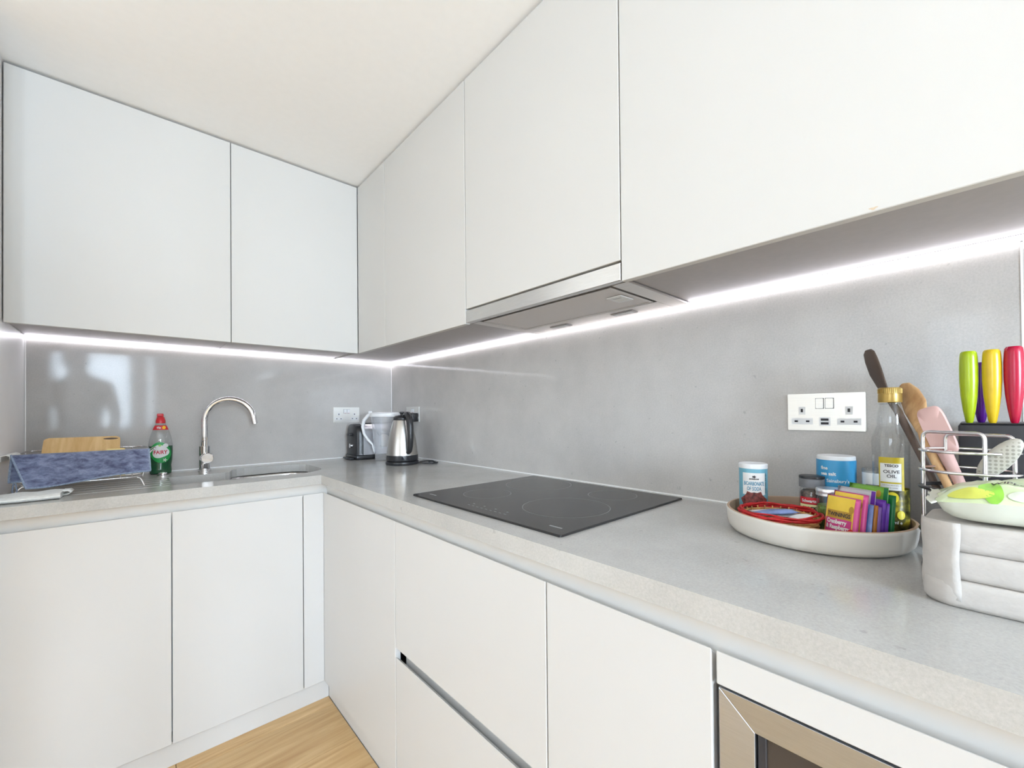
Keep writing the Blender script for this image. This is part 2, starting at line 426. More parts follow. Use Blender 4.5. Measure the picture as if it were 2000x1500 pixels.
def plane_fn(o, r, u, off=0.0):
    o, r, u = Vector(o), Vector(r).normalized(), Vector(u).normalized(); nrm = r.cross(u)
    return lambda s, t: o + r * s + u * t + nrm * off
def cyl_fn(rf, th0, zc, off=0.0004, ex=1.0, ey=1.0, rot=0.0):
    """wrap (s, t) on a lathe surface facing angle th0; s to the viewer's right"""
    def f(s, t):
        z = zc + t; r = rf(z) if callable(rf) else rf
        th = th0 + s / max(r, 1e-4)
        x, y = (r * ex + off) * math.cos(th), (r * ey + off) * math.sin(th)
        return (x * math.cos(rot) - y * math.sin(rot), x * math.sin(rot) + y * math.cos(rot), z)
    return f
def interp(prof):
    def f(z):
        for (r0, z0), (r1, z1) in zip(prof[:-1], prof[1:]):
            if z0 <= z <= z1 and z1 > z0: return r0 + (r1 - r0) * (z - z0) / (z1 - z0)
        return prof[0][0] if z < prof[0][1] else prof[-1][0]
    return f
CAMP = Vector((-1.1821, -2.4062, 0))
def facing(x, y):
    return math.atan2(CAMP.y - y, CAMP.x - x)

# ------------------------------------------------------------------ room shell
struct(box('floor', (RX - 0.1, RY - 0.1, -0.10), (0.2, 0.2, -0.013), 'carcass_white'))
floor = bpy.data.objects['floor']
PW, PL = 0.235, 1.9
pm = {}
def plank(x0, x1, y0, y1):
    key = (round(x1 - x0, 3), round(y1 - y0, 3))
    if key not in pm:
        bm = bmesh.new(); bbox_bm(bm, (0.0008, 0.0008, -0.012), (x1 - x0 - 0.0008, y1 - y0 - 0.0008, 0))
        top = [e for e in bm.edges if all(v.co.z > -0.001 for v in e.verts)]
        bmesh.ops.bevel(bm, geom=top, offset=0.0012, segments=1, affect='EDGES')
        me = bpy.data.meshes.new('plank'); bm.to_mesh(me); bm.free(); me.materials.append(M['oak']); pm[key] = me
    o = bpy.data.objects.new('plank', pm[key]); C.objects.link(o); o.location = (x0, y0, 0); o.parent = floor
row = 0; y1 = -0.566
ys = [-0.566, -0.64]
while ys[-1] > RY + 0.01: ys.append(max(RY, ys[-1] - PW))
for k in range(len(ys) - 1):
    xs = [-0.575]; x = -0.575 - (0.5 + 0.73 * k) % PL
    if -0.575 - x < 0.15: x -= 0.5
    while x > RX: xs.append(x); x -= PL
    xs.append(RX)
    for a, b in zip(xs[:-1], xs[1:]): plank(b, a, ys[k + 1], ys[k])
struct(box('ceiling', (RX - 0.1, RY - 0.1, CE), (0.2, 0.2, CE + 0.1), 'ceiling_paint'))
struct(box('wall_back', (LX - 0.01, 0.0125, 0), (0.013, 0.15, CE), 'wall_paint'))
struct(box('wall_right', (0.0125, RY, 0), (0.15, 0.0125, CE), 'wall_paint'))
struct(box('wall_left', (LX - 0.12, -0.66, 0), (LX - 0.0005, 0.15, CE), 'side_panel'))
struct(box('wall_left_return', (RX, -0.66, 0), (LX - 0.12, -0.54, CE), 'wall_paint'))
def wall_with_hole(name, axis, pos, thick, lo, hi, holes, zlo, zhi):
    """wall made of piers, sills and heads around the openings (one mesh)"""
    bm = bmesh.new()
    def add(a, b, z0, z1):
        if axis == 'y': bbox_bm(bm, (a, pos - thick, z0), (b, pos, z1))
        else: bbox_bm(bm, (pos - thick, a, z0), (pos, b, z1))
    cur = lo
    for a, b in holes:
        add(cur, a, 0, CE); add(a, b, 0, zlo); add(a, b, zhi, CE); cur = b
    add(cur, hi, 0, CE)
    return struct(frombm(name, bm, 'wall_paint'))
h1 = H1
wall_with_hole('wall_front', 'y', RY, 0.12, RX - 0.12, 0.15, h1, *H1Z)
h2 = H2
wall_with_hole('wall_far', 'x', RX, 0.12, RY, -0.54, h2, *H2Z)
wn = 0
for axis, holes, zlo, zhi in (('y', h1, *H1Z), ('x', h2, *H2Z)):
    for a, b in holes:
        wn += 1
        def wp(u, d, z): return (u, RY - 0.05 + d, z) if axis == 'y' else (RX - 0.05 + d, u, z)
        bm = bmesh.new(); w = min(0.03, (b - a) * 0.2)
        for (p0, p1, q0, q1) in ((a, a + w, zlo, zhi), (b - w, b, zlo, zhi), (a + w, b - w, zlo, zlo + w), (a + w, b - w, zhi - w, zhi)):
            bbox_bm(bm, wp(p0, -0.02, q0), wp(p1, 0.02, q1))
        wo = struct(frombm('window_%d' % wn, bm, 'plastic_white'))  # the first one frames the added opening
        box('pane', wp(a + w, -0.003, zlo + w), wp(b - w, 0.003, zhi - w), 'window_glass', wo)

# ------------------------------------------------------------------ splashbacks
sp = thing('splashback', 'grey speckled stone splashback panel behind the sink and curved tap', 'splashback', (-0.74, 0.006, W), world=True)
box('slab', (LX + 0.003, 0.0, W + 0.001), (-0.0005, 0.012, W + 0.557), 'splash', sp)
box('sealant', (LX + 0.002, -0.003, W + 0.0002), (-0.003, 0.0, W + 0.004), 'sealant', sp)
box('sealant', (LX + 0.0002, -0.004, W + 0.004), (LX + 0.004, 0.0, W + 0.546), 'sealant', sp)
sp = thing('splashback', 'long grey speckled stone splashback panel behind the black hob', 'splashback', (0.006, -1.2, W), world=True)
box('slab', (0.0, -2.466, W + 0.001), (0.012, 0.012, W + 0.557), 'splash', sp)
box('sealant', (-0.003, -2.466, W + 0.0002), (0.0, -0.003, W + 0.004), 'sealant', sp)
box('sealant', (-0.0025, -0.0025, W + 0.004), (0.0, 0.0, W + 0.546), 'sealant', sp)
sp = thing('splashback', 'short grey stone splashback panel at the right picture edge past the white joint', 'splashback', (0.006, -2.62, W), world=True)
box('slab', (0.0, END, W + 0.001), (0.012, -2.469, W + 0.557), 'splash', sp)
box('sealant', (-0.001, -2.469, W + 0.004), (0.004, -2.466, W + 0.546), 'sealant', sp)
box('sealant', (-0.003, END, W + 0.0002), (0.0, -2.469, W + 0.004), 'sealant', sp)

# ------------------------------------------------------------------ worktop with sink cut-outs and drainer grooves
TH = 0.0354
def rrect(x0, x1, y0, y1, r, n=6):
    pts = []
    for cx, cy, a in ((x1 - r, y1 - r, 0), (x0 + r, y1 - r, PI / 2), (x0 + r, y0 + r, PI), (x1 - r, y0 + r, 1.5 * PI)):
        for i in range(n + 1): pts.append((cx + r * math.cos(a + PI / 2 * i / n), cy + r * math.sin(a + PI / 2 * i / n)))
    return pts
SINK_POLY = ([(-1.078, -0.480), (-1.076, -0.236)] + [(-0.905, -0.232)] +
             [(-0.905 + 0.045 * math.sin(t), -0.232 + 0.045 * (1 - math.cos(t))) for t in (0.5, 1.0, 1.45)] +
             [(-0.855 + 0.06 * (1 - math.cos(t)), -0.175 + 0.06 * math.sin(t)) for t in (0.1, 0.5, 1.0, PI / 2)] +
             [(-0.64 + 0.10 * math.sin(t), -0.215 + 0.10 * math.cos(t)) for t in (0, 0.4, 0.8, 1.2, PI / 2)] +
             [(-0.66 + 0.12 * math.cos(t), -0.375 - 0.12 * math.sin(t)) for t in (0, 0.4, 0.8, 1.2, PI / 2)])
def apply_bool(target, cutters):
    for c in cutters:
        md = target.modifiers.new('b', 'BOOLEAN'); md.object = c; md.operation = 'DIFFERENCE'; md.solver = 'EXACT'
    bpy.context.view_layer.update()
    dg = bpy.context.evaluated_depsgraph_get()
    me = bpy.data.meshes.new_from_object(target.evaluated_get(dg))
    target.modifiers.clear(); target.data = me
    for c in cutters: bpy.data.objects.remove(c, do_unlink=True)
wt = prism('worktop', [(LX + 0.001, -0.0), (0.0, 0.0), (0.0, END), (-DB, END), (-DB, -DA), (LX + 0.001, -DA)], W - TH, W, 'worktop')
cut = [prism('c', SINK_POLY, W - 0.1, W + 0.1, None)]
for gy in (-0.245, -0.305, -0.365, -0.425, -0.485):
    bm = bmesh.new(); tube_bm(bm, [(-1.475, gy, W + 0.0007), (-1.03 if gy > -0.47 else -1.085, gy, W + 0.0012)], 0.0048, 12)
    cut.append(frombm('c', bm, None))
apply_bool(wt, cut)
tag(wt, 'grey speckled stone worktop running round the corner in an L', 'worktop')
# ------------------------------------------------------------------ sink
sk = thing('sink', 'stainless steel one and a half bowl sink set under the worktop', 'sink', (-0.82, -0.33, W - 0.2), world=True)
def bowl(x0, x1, y0, y1, r, dep, name):
    bm = bmesh.new(); rings = []
    prof = [(0.006, 0), (0.004, -0.01), (-0.002, -dep * 0.6), (-0.008, -dep + 0.03), (-0.022, -dep + 0.006), (-0.045, -dep)]
    for off, z in prof:
        q = rrect(x0 - off, x1 + off, y0 - off, y1 + off, max(0.01, r + off))
        rings.append([bm.verts.new((p[0], p[1], W - TH - 0.0015 + z)) for p in q])
    for a, b in zip(rings[:-1], rings[1:]):
        for i in range(len(a)): bm.faces.new((a[i], a[(i + 1) % len(a)], b[(i + 1) % len(a)], b[i]))
    bm.faces.new(rings[-1])
    o = frombm(name, bm, 'sink_steel', sk, auto=50)
    md = o.modifiers.new('s', 'SOLIDIFY'); md.thickness = 0.0015; md.offset = 1 if False else 0
    return o
bowl(-0.865, -0.545, -0.490, -0.118, 0.09, 0.17, 'main_bowl')
bowl(-1.070, -0.885, -0.478, -0.238, 0.06, 0.12, 'half_bowl')
lathe('drain', [(0.045, 0), (0.045, 0.003), (0.03, 0.004), (0.012, 0.002)], 'chrome', sk, 28, loc=(-0.70, -0.30, W - TH - 0.170))
lathe('drain', [(0.045, 0), (0.045, 0.003), (0.03, 0.004), (0.012, 0.002)], 'chrome', sk, 28, loc=(-0.975, -0.36, W - TH - 0.120))
kb = thing('waste_knob', 'small round chrome pop-up waste knob on worktop beside green soap bottle', 'knob', (-1.090, -0.165, W))
lathe('collar', [(0.020, 0), (0.020, 0.003), (0.016, 0.005)], 'chrome', kb, 28)
lathe('cap', [(0.011, 0.005), (0.011, 0.008), (0.014, 0.011), (0.013, 0.015), (0.006, 0.017)], 'chrome', kb, 24)

# ------------------------------------------------------------------ tap
tp = thing('kitchen_tap', 'chrome kitchen tap with tall curved swan neck spout behind the sink', 'tap', (-0.944, -0.10, W))
lathe('base_ring', [(0.0255, 0), (0.0255, 0.004), (0.022, 0.006)], 'chrome', tp, 32)
lathe('body', [(0.0212, 0.006), (0.0212, 0.111), (0.0195, 0.1125)], 'chrome', tp, 36)
d = Vector((0.918, -0.397, 0)).normalized(); R_ = 0.096
spts = [Vector((0, 0, 0.112)), Vector((0, 0, 0.15)), Vector((0, 0, 0.20)), Vector((0, 0, 0.222))]
spts += [Vector((0, 0, 0.224)) + d * R_ * (1 - math.cos(t)) + Vector((0, 0, R_ * math.sin(t))) for t in [PI * 0.95 * i / 22 for i in range(23)]]
spts += [spts[-1] + d * 0.006 + Vector((0, 0, -0.032))]
tube('spout', spts, 0.0126, 'chrome', tp, 20)
lathe('collar', [(0.0140, 0.112), (0.0140, 0.135), (0.0127, 0.136)], 'chrome', tp, 24)
hd = Vector((0.10, -1.0, 0)).normalized(); hz = 0.060
bm = bmesh.new(); tube_bm(bm, [Vector((0, 0, hz)) + hd * q for q in (0.012, 0.034, 0.0345, 0.048, 0.050)], [0.0215, 0.0215, 0.0232, 0.0232, 0.021], 28)
frombm('lever_cap', bm, 'chrome', tp, auto=40)
lv = Vector((0, 0, hz)) + hd * 0.040
tube('lever', [lv + Vector((0, 0, 0.018)), lv + Vector((0, 0, 0.05)), lv + hd * 0.004 + Vector((0, 0, 0.092))], [0.0035, 0.0032, 0.0028], 'chrome', tp, 12)

# ------------------------------------------------------------------ wall units
def unit(name, label, cat, a, b, doors, bot_z=None, group='white wall units'):
    """a,b: body corners; doors: list of (corner, corner, name)"""
    t = thing(name, label, cat, ((a[0] + b[0]) / 2, (a[1] + b[1]) / 2, min(a[2], b[2])), group=group, world=True)
    box('body', a, b, 'carcass_white', t)
    return t
G = 0.0015
def wall_unit(label, run, p0, p1, zdoor=ZB, filler=False, bottom=True):
    """p0>p1 positions along the run"""
    lo, hi = min(p0, p1), max(p0, p1)
    zb = ZB + 0.013
    if run == 'sink': bx = lambda q0, q1, d0, d1, z0, z1: ((q0, d0, z0), (q1, d1, z1)); dep = UA
    else: bx = lambda q0, q1, d0, d1, z0, z1: ((d0, q0, z0), (d1, q1, z1)); dep = UB
    t = thing('wall_cabinet', label, 'cabinet', ((lo + hi) / 2, -dep / 2, ZB) if run == 'sink' else (-dep / 2, (lo + hi) / 2, ZB), group='handleless white wall cabinets', world=True)
    a, b = bx(lo + 0.0006, hi - 0.0006, -dep + 0.0205, -0.0006 if run == 'sink' or True else 0, max(zb, zdoor) + 0.0005, ZT - 0.004)
    box('body', a, b, 'carcass_white', t)
    if bottom:
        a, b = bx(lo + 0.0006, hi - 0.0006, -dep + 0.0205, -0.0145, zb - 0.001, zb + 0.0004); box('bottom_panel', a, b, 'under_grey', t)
    a, b = bx(lo + G, hi - G, -dep, -dep + 0.019, zdoor, ZT); box('filler_panel' if filler else 'door', a, b, 'cab_white', t, 0.0012)
    return t
wall_unit('wide white wall cabinet at far left above the drying rack', 'sink', -1.4822, -0.8831)
wall_unit('white wall cabinet above the tap, left of the inside corner', 'sink', -0.8831, -UB - 0.0005)
corner_unit = wall_unit('narrow white filler panel cabinet in the inside corner above the kettle', 'hob', -UA - 0.0005, -0.6726, filler=True)
wall_unit('white wall cabinet between the corner filler and the extractor hood', 'hob', -0.6726, -1.273)
wall_unit('white wall cabinet directly above the steel extractor hood', 'hob', -1.273, -1.871, zdoor=W + 0.594, bottom=False)
cE = wall_unit('widest white wall cabinet at upper right, with a chipped bottom edge', 'hob', -1.871, END)
mapped('paint_chip', ell_geo(0.006, 0.0025, 12, 2, fn=lambda t: 0.8 + 0.3 * math.sin(3 * t)), plane_fn((-UB - 0.0003, -2.309, ZB + 0.005), (0, -1, 0), (0, 0, 1)), 'paint_chip', cE)
# the corner unit's carcass runs on behind both rows
box('corner_body', (-UB + 0.021, -UA + 0.001, ZB + 0.0135), (-0.0006, -0.0006, ZT - 0.004), 'carcass_white', corner_unit)
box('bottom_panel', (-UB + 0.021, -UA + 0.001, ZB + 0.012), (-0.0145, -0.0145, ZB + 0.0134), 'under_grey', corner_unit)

# ------------------------------------------------------------------ LED strips
zl = ZB + 0.0125
ls = thing('led_strip', 'glowing white light strip under the wall cabinets over the sink', 'light strip', (-0.74, -0.007, zl), world=True, group='under-cabinet light strips')
box('channel', (LX + 0.002, -0.0135, zl - 0.0015), (-0.0145, -0.0008, zl - 0.0002), 'alu', ls)
box('diffuser', (LX + 0.002, -0.0115, zl - 0.009), (-0.014, -0.0012, zl - 0.0016), 'led', ls, 0.002)
ls = thing('led_strip', 'long glowing white light strip under the wall cabinets over the hob', 'light strip', (-0.007, -1.4, zl), world=True, group='under-cabinet light strips')
box('channel', (-0.0135, END, zl - 0.0015), (-0.0008, -0.0008, zl - 0.0002), 'alu', ls)
box('diffuser', (-0.0115, END, zl - 0.009), (-0.0012, -0.001, zl - 0.0016), 'led', ls, 0.002)

# ------------------------------------------------------------------ extractor hood
hd_ = thing('extractor_hood', 'slim stainless steel extractor hood built in above the black hob', 'extractor hood', (-0.18, -1.572, W + 0.55), world=True)
HY0, HY1 = -1.8695, -1.2745
hz0 = W + 0.548
box('front_strip', (-UB, HY0, hz0), (-UB + 0.018, HY1, W + 0.5885), 'steel', hd_, 0.001)
box('lip', (-UB + 0.0185, HY0 + 0.02, hz0 + 0.003), (-0.331, HY1 - 0.02, hz0 + 0.02), 'hood_grey', hd_)
box('housing', (-0.330, HY0, hz0 + 0.0085), (-0.0145, HY1, W + 0.59), 'hood_grey', hd_)
for a, b in (((-0.330, HY0, hz0 + 0.002), (-0.0145, -1.826, hz0 + 0.008)), ((-0.330, -1.312, hz0 + 0.002), (-0.0145, HY1, hz0 + 0.008)), ((-0.112, -1.8255, hz0 + 0.002), (-0.0145, -1.3125, hz0 + 0.008))):
    box('bottom_plate', a, b, 'steel_h', hd_, 0.0008)
FX0, FX1, FY0, FY1 = -0.322, -0.118, -1.818, -1.320
ff = box('filter', (FX0 + 0.008, FY0 + 0.008, hz0 + 0.003), (FX1 - 0.008, FY1 - 0.008, hz0 + 0.0055), 'filter_mesh', hd_)
for a, b in (((FX0, FY0, 0), (FX0 + 0.008, FY1, 0)), ((FX1 - 0.008, FY0, 0), (FX1, FY1, 0)), ((FX0 + 0.008, FY0, 0), (FX1 - 0.008, FY0 + 0.008, 0)), ((FX0 + 0.008, FY1 - 0.008, 0), (FX1 - 0.008, FY1, 0))):
    box('filter_frame', (a[0], a[1], hz0 + 0.001), (b[0], b[1], hz0 + 0.007), 'steel_h', ff, 0.0008)
box('latch', (-0.250, -1.800, hz0 - 0.001), (-0.190, -1.755, hz0 + 0.002), 'plastic_white', ff, 0.001)
box('latch_grip', (-0.235, -1.790, hz0 - 0.003), (-0.205, -1.765, hz0 - 0.0012), 'plate_steel', ff, 0.0008)
for y in (-1.438, -1.692):
    lp = box('lamp_cover', (-0.085, y - 0.038, hz0 - 0.0005), (-0.052, y + 0.038, hz0 + 0.0018), 'hood_grey', hd_, 0.0006)
    box('lamp_lens', (-0.079, y - 0.030, hz0 - 0.0018), (-0.058, y + 0.030, hz0 - 0.0007), 'plastic_white', lp, 0.0004)
for y in (HY0 + 0.012, HY1 - 0.012):
    box('hinge_clip', (-0.331 - 0.012, y - 0.008, hz0 + 0.003), (-0.331 - 0.002, y + 0.008, hz0 + 0.007), 'dark_hole', hd_)

# ------------------------------------------------------------------ base units
DZT = W - 0.075; DZB = 0.081; CT = W - TH - 0.001   # door top, door bottom, carcass top
def base_unit(label, run, p0, p1, fronts, group='handleless white base cabinets', cat='cabinet', name='base_cabinet'):
    lo, hi = min(p0, p1), max(p0, p1)
    bx = (lambda q0, q1, d0, d1, z0, z1: ((q0, d0, z0), (q1, d1, z1))) if run == 'sink' else (lambda q0, q1, d0, d1, z0, z1: ((d0, q0, z0), (d1, q1, z1)))
    t = thing(name, label, cat, ((lo + hi) / 2, -0.3, DZB) if run == 'sink' else (-0.3, (lo + hi) / 2, DZB), group=group, world=True)
    for nm, z0, z1 in fronts:
        a, b = bx(lo + G, hi - G, -DF, -DF + 0.018, z0, z1); bm = bmesh.new(); bbox_bm(bm, a, b)
        k = 1 if run == 'sink' else 0
        for v in bm.verts:
            if v.co.z > z1 - 0.001 and v.co[k] > -DF + 0.009: v.co.z -= 0.016
        bmesh.ops.bevel(bm, geom=bm.edges[:], offset=0.0012, segments=1, affect='EDGES'); frombm(nm, bm, 'base_white', t)
    return t, bx, lo, hi
FULL = [('door', DZB, DZT)]
def hollow(t, bx, lo, hi, ztop=None):
    bm = bmesh.new()
    for q0, q1, d0, d1, z0, z1 in ((lo + 0.001, lo + 0.017, -DF + 0.05, -0.02, DZB, CT - 0.04), (hi - 0.017, hi - 0.001, -DF + 0.05, -0.02, DZB, CT - 0.04), (lo + 0.001, hi - 0.001, -DF + 0.019, -0.02, DZB - 0.001, DZB + 0.015)):
        a, b = bx(q0, q1, d0, d1, z0, z1); bbox_bm(bm, a, b)
    frombm('body', bm, 'carcass_white', t)
for lab, a, b in (('white base cabinet door below the draining grooves at far left', LX + 0.001, -1.085), ('white base cabinet door below the tap and sink', -1.085, -0.676)):
    hollow(*base_unit(lab, 'sink', a, b, FULL))
t, bx, lo, hi = base_unit('narrow white vertical filler strip in the inside corner below the worktop', 'sink', -0.676, -DF + 0.0010, [('filler_panel', DZB, DZT)])
t, bx, lo, hi = base_unit('white corner base cabinet door right of the inside corner', 'hob', -0.5815, -1.2297, FULL); hollow(t, bx, lo, hi)
t, bx, lo, hi = base_unit('white two-drawer base cabinet below the left part of the hob', 'hob', -1.2297, -1.853, [('drawer_front', 0.4745, DZT), ('drawer_front', DZB, 0.447)])
hollow(t, bx, lo, hi); drawer_unit = t
t, bx, lo, hi = base_unit('narrow white base cabinet door between the drawers and the oven', 'hob', -1.853, -2.163, FULL); hollow(t, bx, lo, hi)
t, bx, lo, hi = base_unit('white oven housing with a slim fascia strip above the steel frame', 'hob', -2.1665, END, [('fascia', 0.8095, DZT), ('door', DZB, 0.40)])
bm = bmesh.new()
for y in (-2.167, END + 0.017): bbox_bm(bm, (-DF + 0.046, y, DZB), (-0.02, y - 0.016, CT - 0.045))
bbox_bm(bm, (-DF + 0.046, -2.184, 0.80), (-0.02, END + 0.018, 0.815)); bbox_bm(bm, (-DF + 0.046, -2.184, 0.40), (-0.02, END + 0.018, 0.415))
frombm('body', bm, 'carcass_white', t)
# handle rails (concave profile between worktop and doors)
def rail(label, run, p0, p1, ztop, zbot, dfront=0.002, dback=0.0205, mitre=0):
    t_ = []
    n = 10
    for i in range(n + 1):
        a = PI / 2 * i / n
        t_.append((dfront + (dback - dfront) * math.sin(a), ztop - (ztop - zbot) * (1 - math.cos(a))))
    t_ = [(dfront - 0.002, ztop)] + t_ + [(dback, zbot - 0.028), (dback + 0.004, zbot - 0.028), (dback + 0.004, ztop)]
    bm = bmesh.new(); ends = []
    for q, sgn in ((p0, 0), (p1, 1)):
        ring = []
        for dd, z in t_:
            dq = q + (dd if (mitre and sgn == 0 and run == 'hob') else 0) + (dd if (mitre and sgn == 1 and run == 'sink') else 0)
            ring.append(bm.verts.new((dq, -DF + dd, z) if run == 'sink' else (-DF + dd, dq, z)))
        ends.append(ring)
    for i in range(len(t_)):
        bm.faces.new((ends[0][i], ends[0][(i + 1) % len(t_)], ends[1][(i + 1) % len(t_)], ends[1][i]))
    bm.faces.new(ends[0]); bm.faces.new(list(reversed(ends[1])))
    o = frombm('handle_rail', bm, 'rail_white', None, auto=35)
    if label: tag(o, label, 'handle rail', 'white finger rails')
    return o
rail('white concave finger rail under the worktop along the sink cabinets', 'sink', LX + 0.002, -DF + 0.0, CT - 0.0005, DZT - 0.016, mitre=1)
rail('white concave finger rail under the worktop along the hob cabinets', 'hob', -DF - 0.0, END, CT - 0.0005, DZT - 0.016, mitre=1)
dr_rail = rail(None, 'hob', -1.240, -1.851, 0.482, 0.432, 0.0185, 0.030)
dr_rail.name = 'finger_rail'; par(dr_rail, drawer_unit)
# plinths
tag(box('plinth', (LX + 0.002, -0.580, 0.0002), (-0.5755, -0.564, DZB - 0.0015), 'base_white'), 'white plinth board on the oak floor below the sink cabinets', 'plinth')
tag(box('plinth', (-0.574, END, 0.0002), (-0.558, -0.565, DZB - 0.0015), 'base_white'), 'white plinth board on the oak floor below the hob cabinets', 'plinth')

# ------------------------------------------------------------------ built-in oven
ov = thing('built_in_oven', 'stainless steel framed built-in oven with dark glass at lower right', 'oven', (-0.4, -2.465, 0.42), world=True)
OY1, OY0, OZ1, OZ0, OX = -2.170, END + 0.003, 0.805, 0.417, -0.5945
IY1, IY0, IZ1, IZ0 = -2.2125, END + 0.046, 0.764, 0.46
def frame_piece(poly):
    bm = bmesh.new()
    a = [bm.verts.new((OX if k < 2 else OX + 0.004, y, z)) for k, (y, z) in enumerate(poly)]; b = [bm.verts.new((OX + 0.02, y, z)) for y, z in poly]
    bm.faces.new(a); bm.faces.new(list(reversed(b)))
    for i in range(4): bm.faces.new((a[i], b[i], b[(i + 1) % 4], a[(i + 1) % 4]))
    bmesh.ops.bevel(bm, geom=bm.edges[:], offset=0.0005, segments=1, affect='EDGES')
    frombm('frame', bm, 'oven_steel', ov)
g = 0.0003
frame_piece([(OY1 - g, OZ1), (OY0 + g, OZ1), (IY0, IZ1), (IY1, IZ1)])
frame_piece([(OY1, OZ0 + g), (OY1, OZ1 - g), (IY1, IZ1), (IY1, IZ0)])
frame_piece([(OY0, OZ1 - g), (OY0, OZ0 + g), (IY0, IZ0), (IY0, IZ1)])
frame_piece([(OY0 + g, OZ0), (OY1 - g, OZ0), (IY1, IZ0), (IY0, IZ0)])
box('body', (OX + 0.045, -2.186, 0.42), (-0.03, END + 0.019, 0.797), 'black_satin', ov)
dr = box('door', (OX + 0.012, IY0 + 0.001, IZ0 + 0.001), (OX + 0.044, IY1 - 0.001, IZ1 - 0.001), 'oven_glass', ov)
box('gasket', (OX + 0.008, IY1 - 0.012, IZ0 + 0.002), (OX + 0.0118, IY1 - 0.002, IZ1 - 0.002), 'black_satin', dr, 0.001)
box('handle', (OX - 0.03, IY0 + 0.05, IZ0 - 0.026), (OX - 0.018, IY1 - 0.05, IZ0 - 0.012), 'steel', dr, 0.003)
for y in (IY0 + 0.08, IY1 - 0.08): box('handle_post', (OX - 0.018, y - 0.006, IZ0 - 0.024), (OX - 0.0002, y + 0.006, IZ0 - 0.014), 'steel', dr)

# ------------------------------------------------------------------ hob
hb = thing('induction_hob', 'black glass four-zone induction hob set on the worktop', 'hob', (-0.296, -1.559, W), world=True)
bm = bmesh.new()
q = rrect(-0.5555, -0.0364, -1.8546, -1.2641, 0.006, 4)
for z0, z1 in ((W + 0.0003, W + 0.005),):
    a = [bm.verts.new((x, y, z0)) for x, y in q]; b = [bm.verts.new((x, y, z1 - 0.0012)) for x, y in q]
    q2 = rrect(-0.5543, -0.0376, -1.8534, -1.2653, 0.005, 4); c = [bm.verts.new((x, y, z1)) for x, y in q2]
    bm.faces.new(list(reversed(a))); bm.faces.new(c)
    for u_, v_ in ((a, b), (b, c)):
        for i in range(len(u_)): bm.faces.new((u_[i], u_[(i + 1) % len(u_)], v_[(i + 1) % len(u_)], v_[i]))
frombm('glass', bm, 'hob_glass', hb)
def ringmesh(name, cx, cy, r, w, z, m, parent):
    bm = bmesh.new(); n = 72
    a = [bm.verts.new((cx + (r - w) * math.cos(2 * PI * i / n), cy + (r - w) * math.sin(2 * PI * i / n), z)) for i in range(n)]
    b = [bm.verts.new((cx + r * math.cos(2 * PI * i / n), cy + r * math.sin(2 * PI * i / n), z)) for i in range(n)]
    for i in range(n): bm.faces.new((a[i], b[i], b[(i + 1) % n], a[(i + 1) % n]))
    return frombm(name, bm, m, parent)
for cx, cy, r in ((-0.358, -1.70, 0.112), (-0.166, -1.416, 0.110), (-0.39, -1.419, 0.072), (-0.145, -1.695, 0.070)):
    ringmesh('cooking_zone', cx, cy, r, 0.0012, W + 0.00515, 'hob_mark', hb)
for (x0, x1, y0, y1) in ((-0.519, -0.514, -1.335, -1.300), (-0.519, -0.514, -1.825, -1.790)): box('corner_mark', (x0, y0, W + 0.00505), (x1, y1, W + 0.0052), 'hob_mark', hb)
mark = bmesh.new()
for k in range(9): bbox_bm(mark, (-0.522, -1.500 - 0.018 * k, W + 0.00505), (-0.520, -1.509 - 0.018 * k, W + 0.0052))
for k in range(4): bbox_bm(mark, (-0.505, -1.50 - 0.045 * k, W + 0.00505), (-0.501, -1.506 - 0.045 * k, W + 0.0052))
frombm('touch_controls', mark, 'hob_mark', hb)

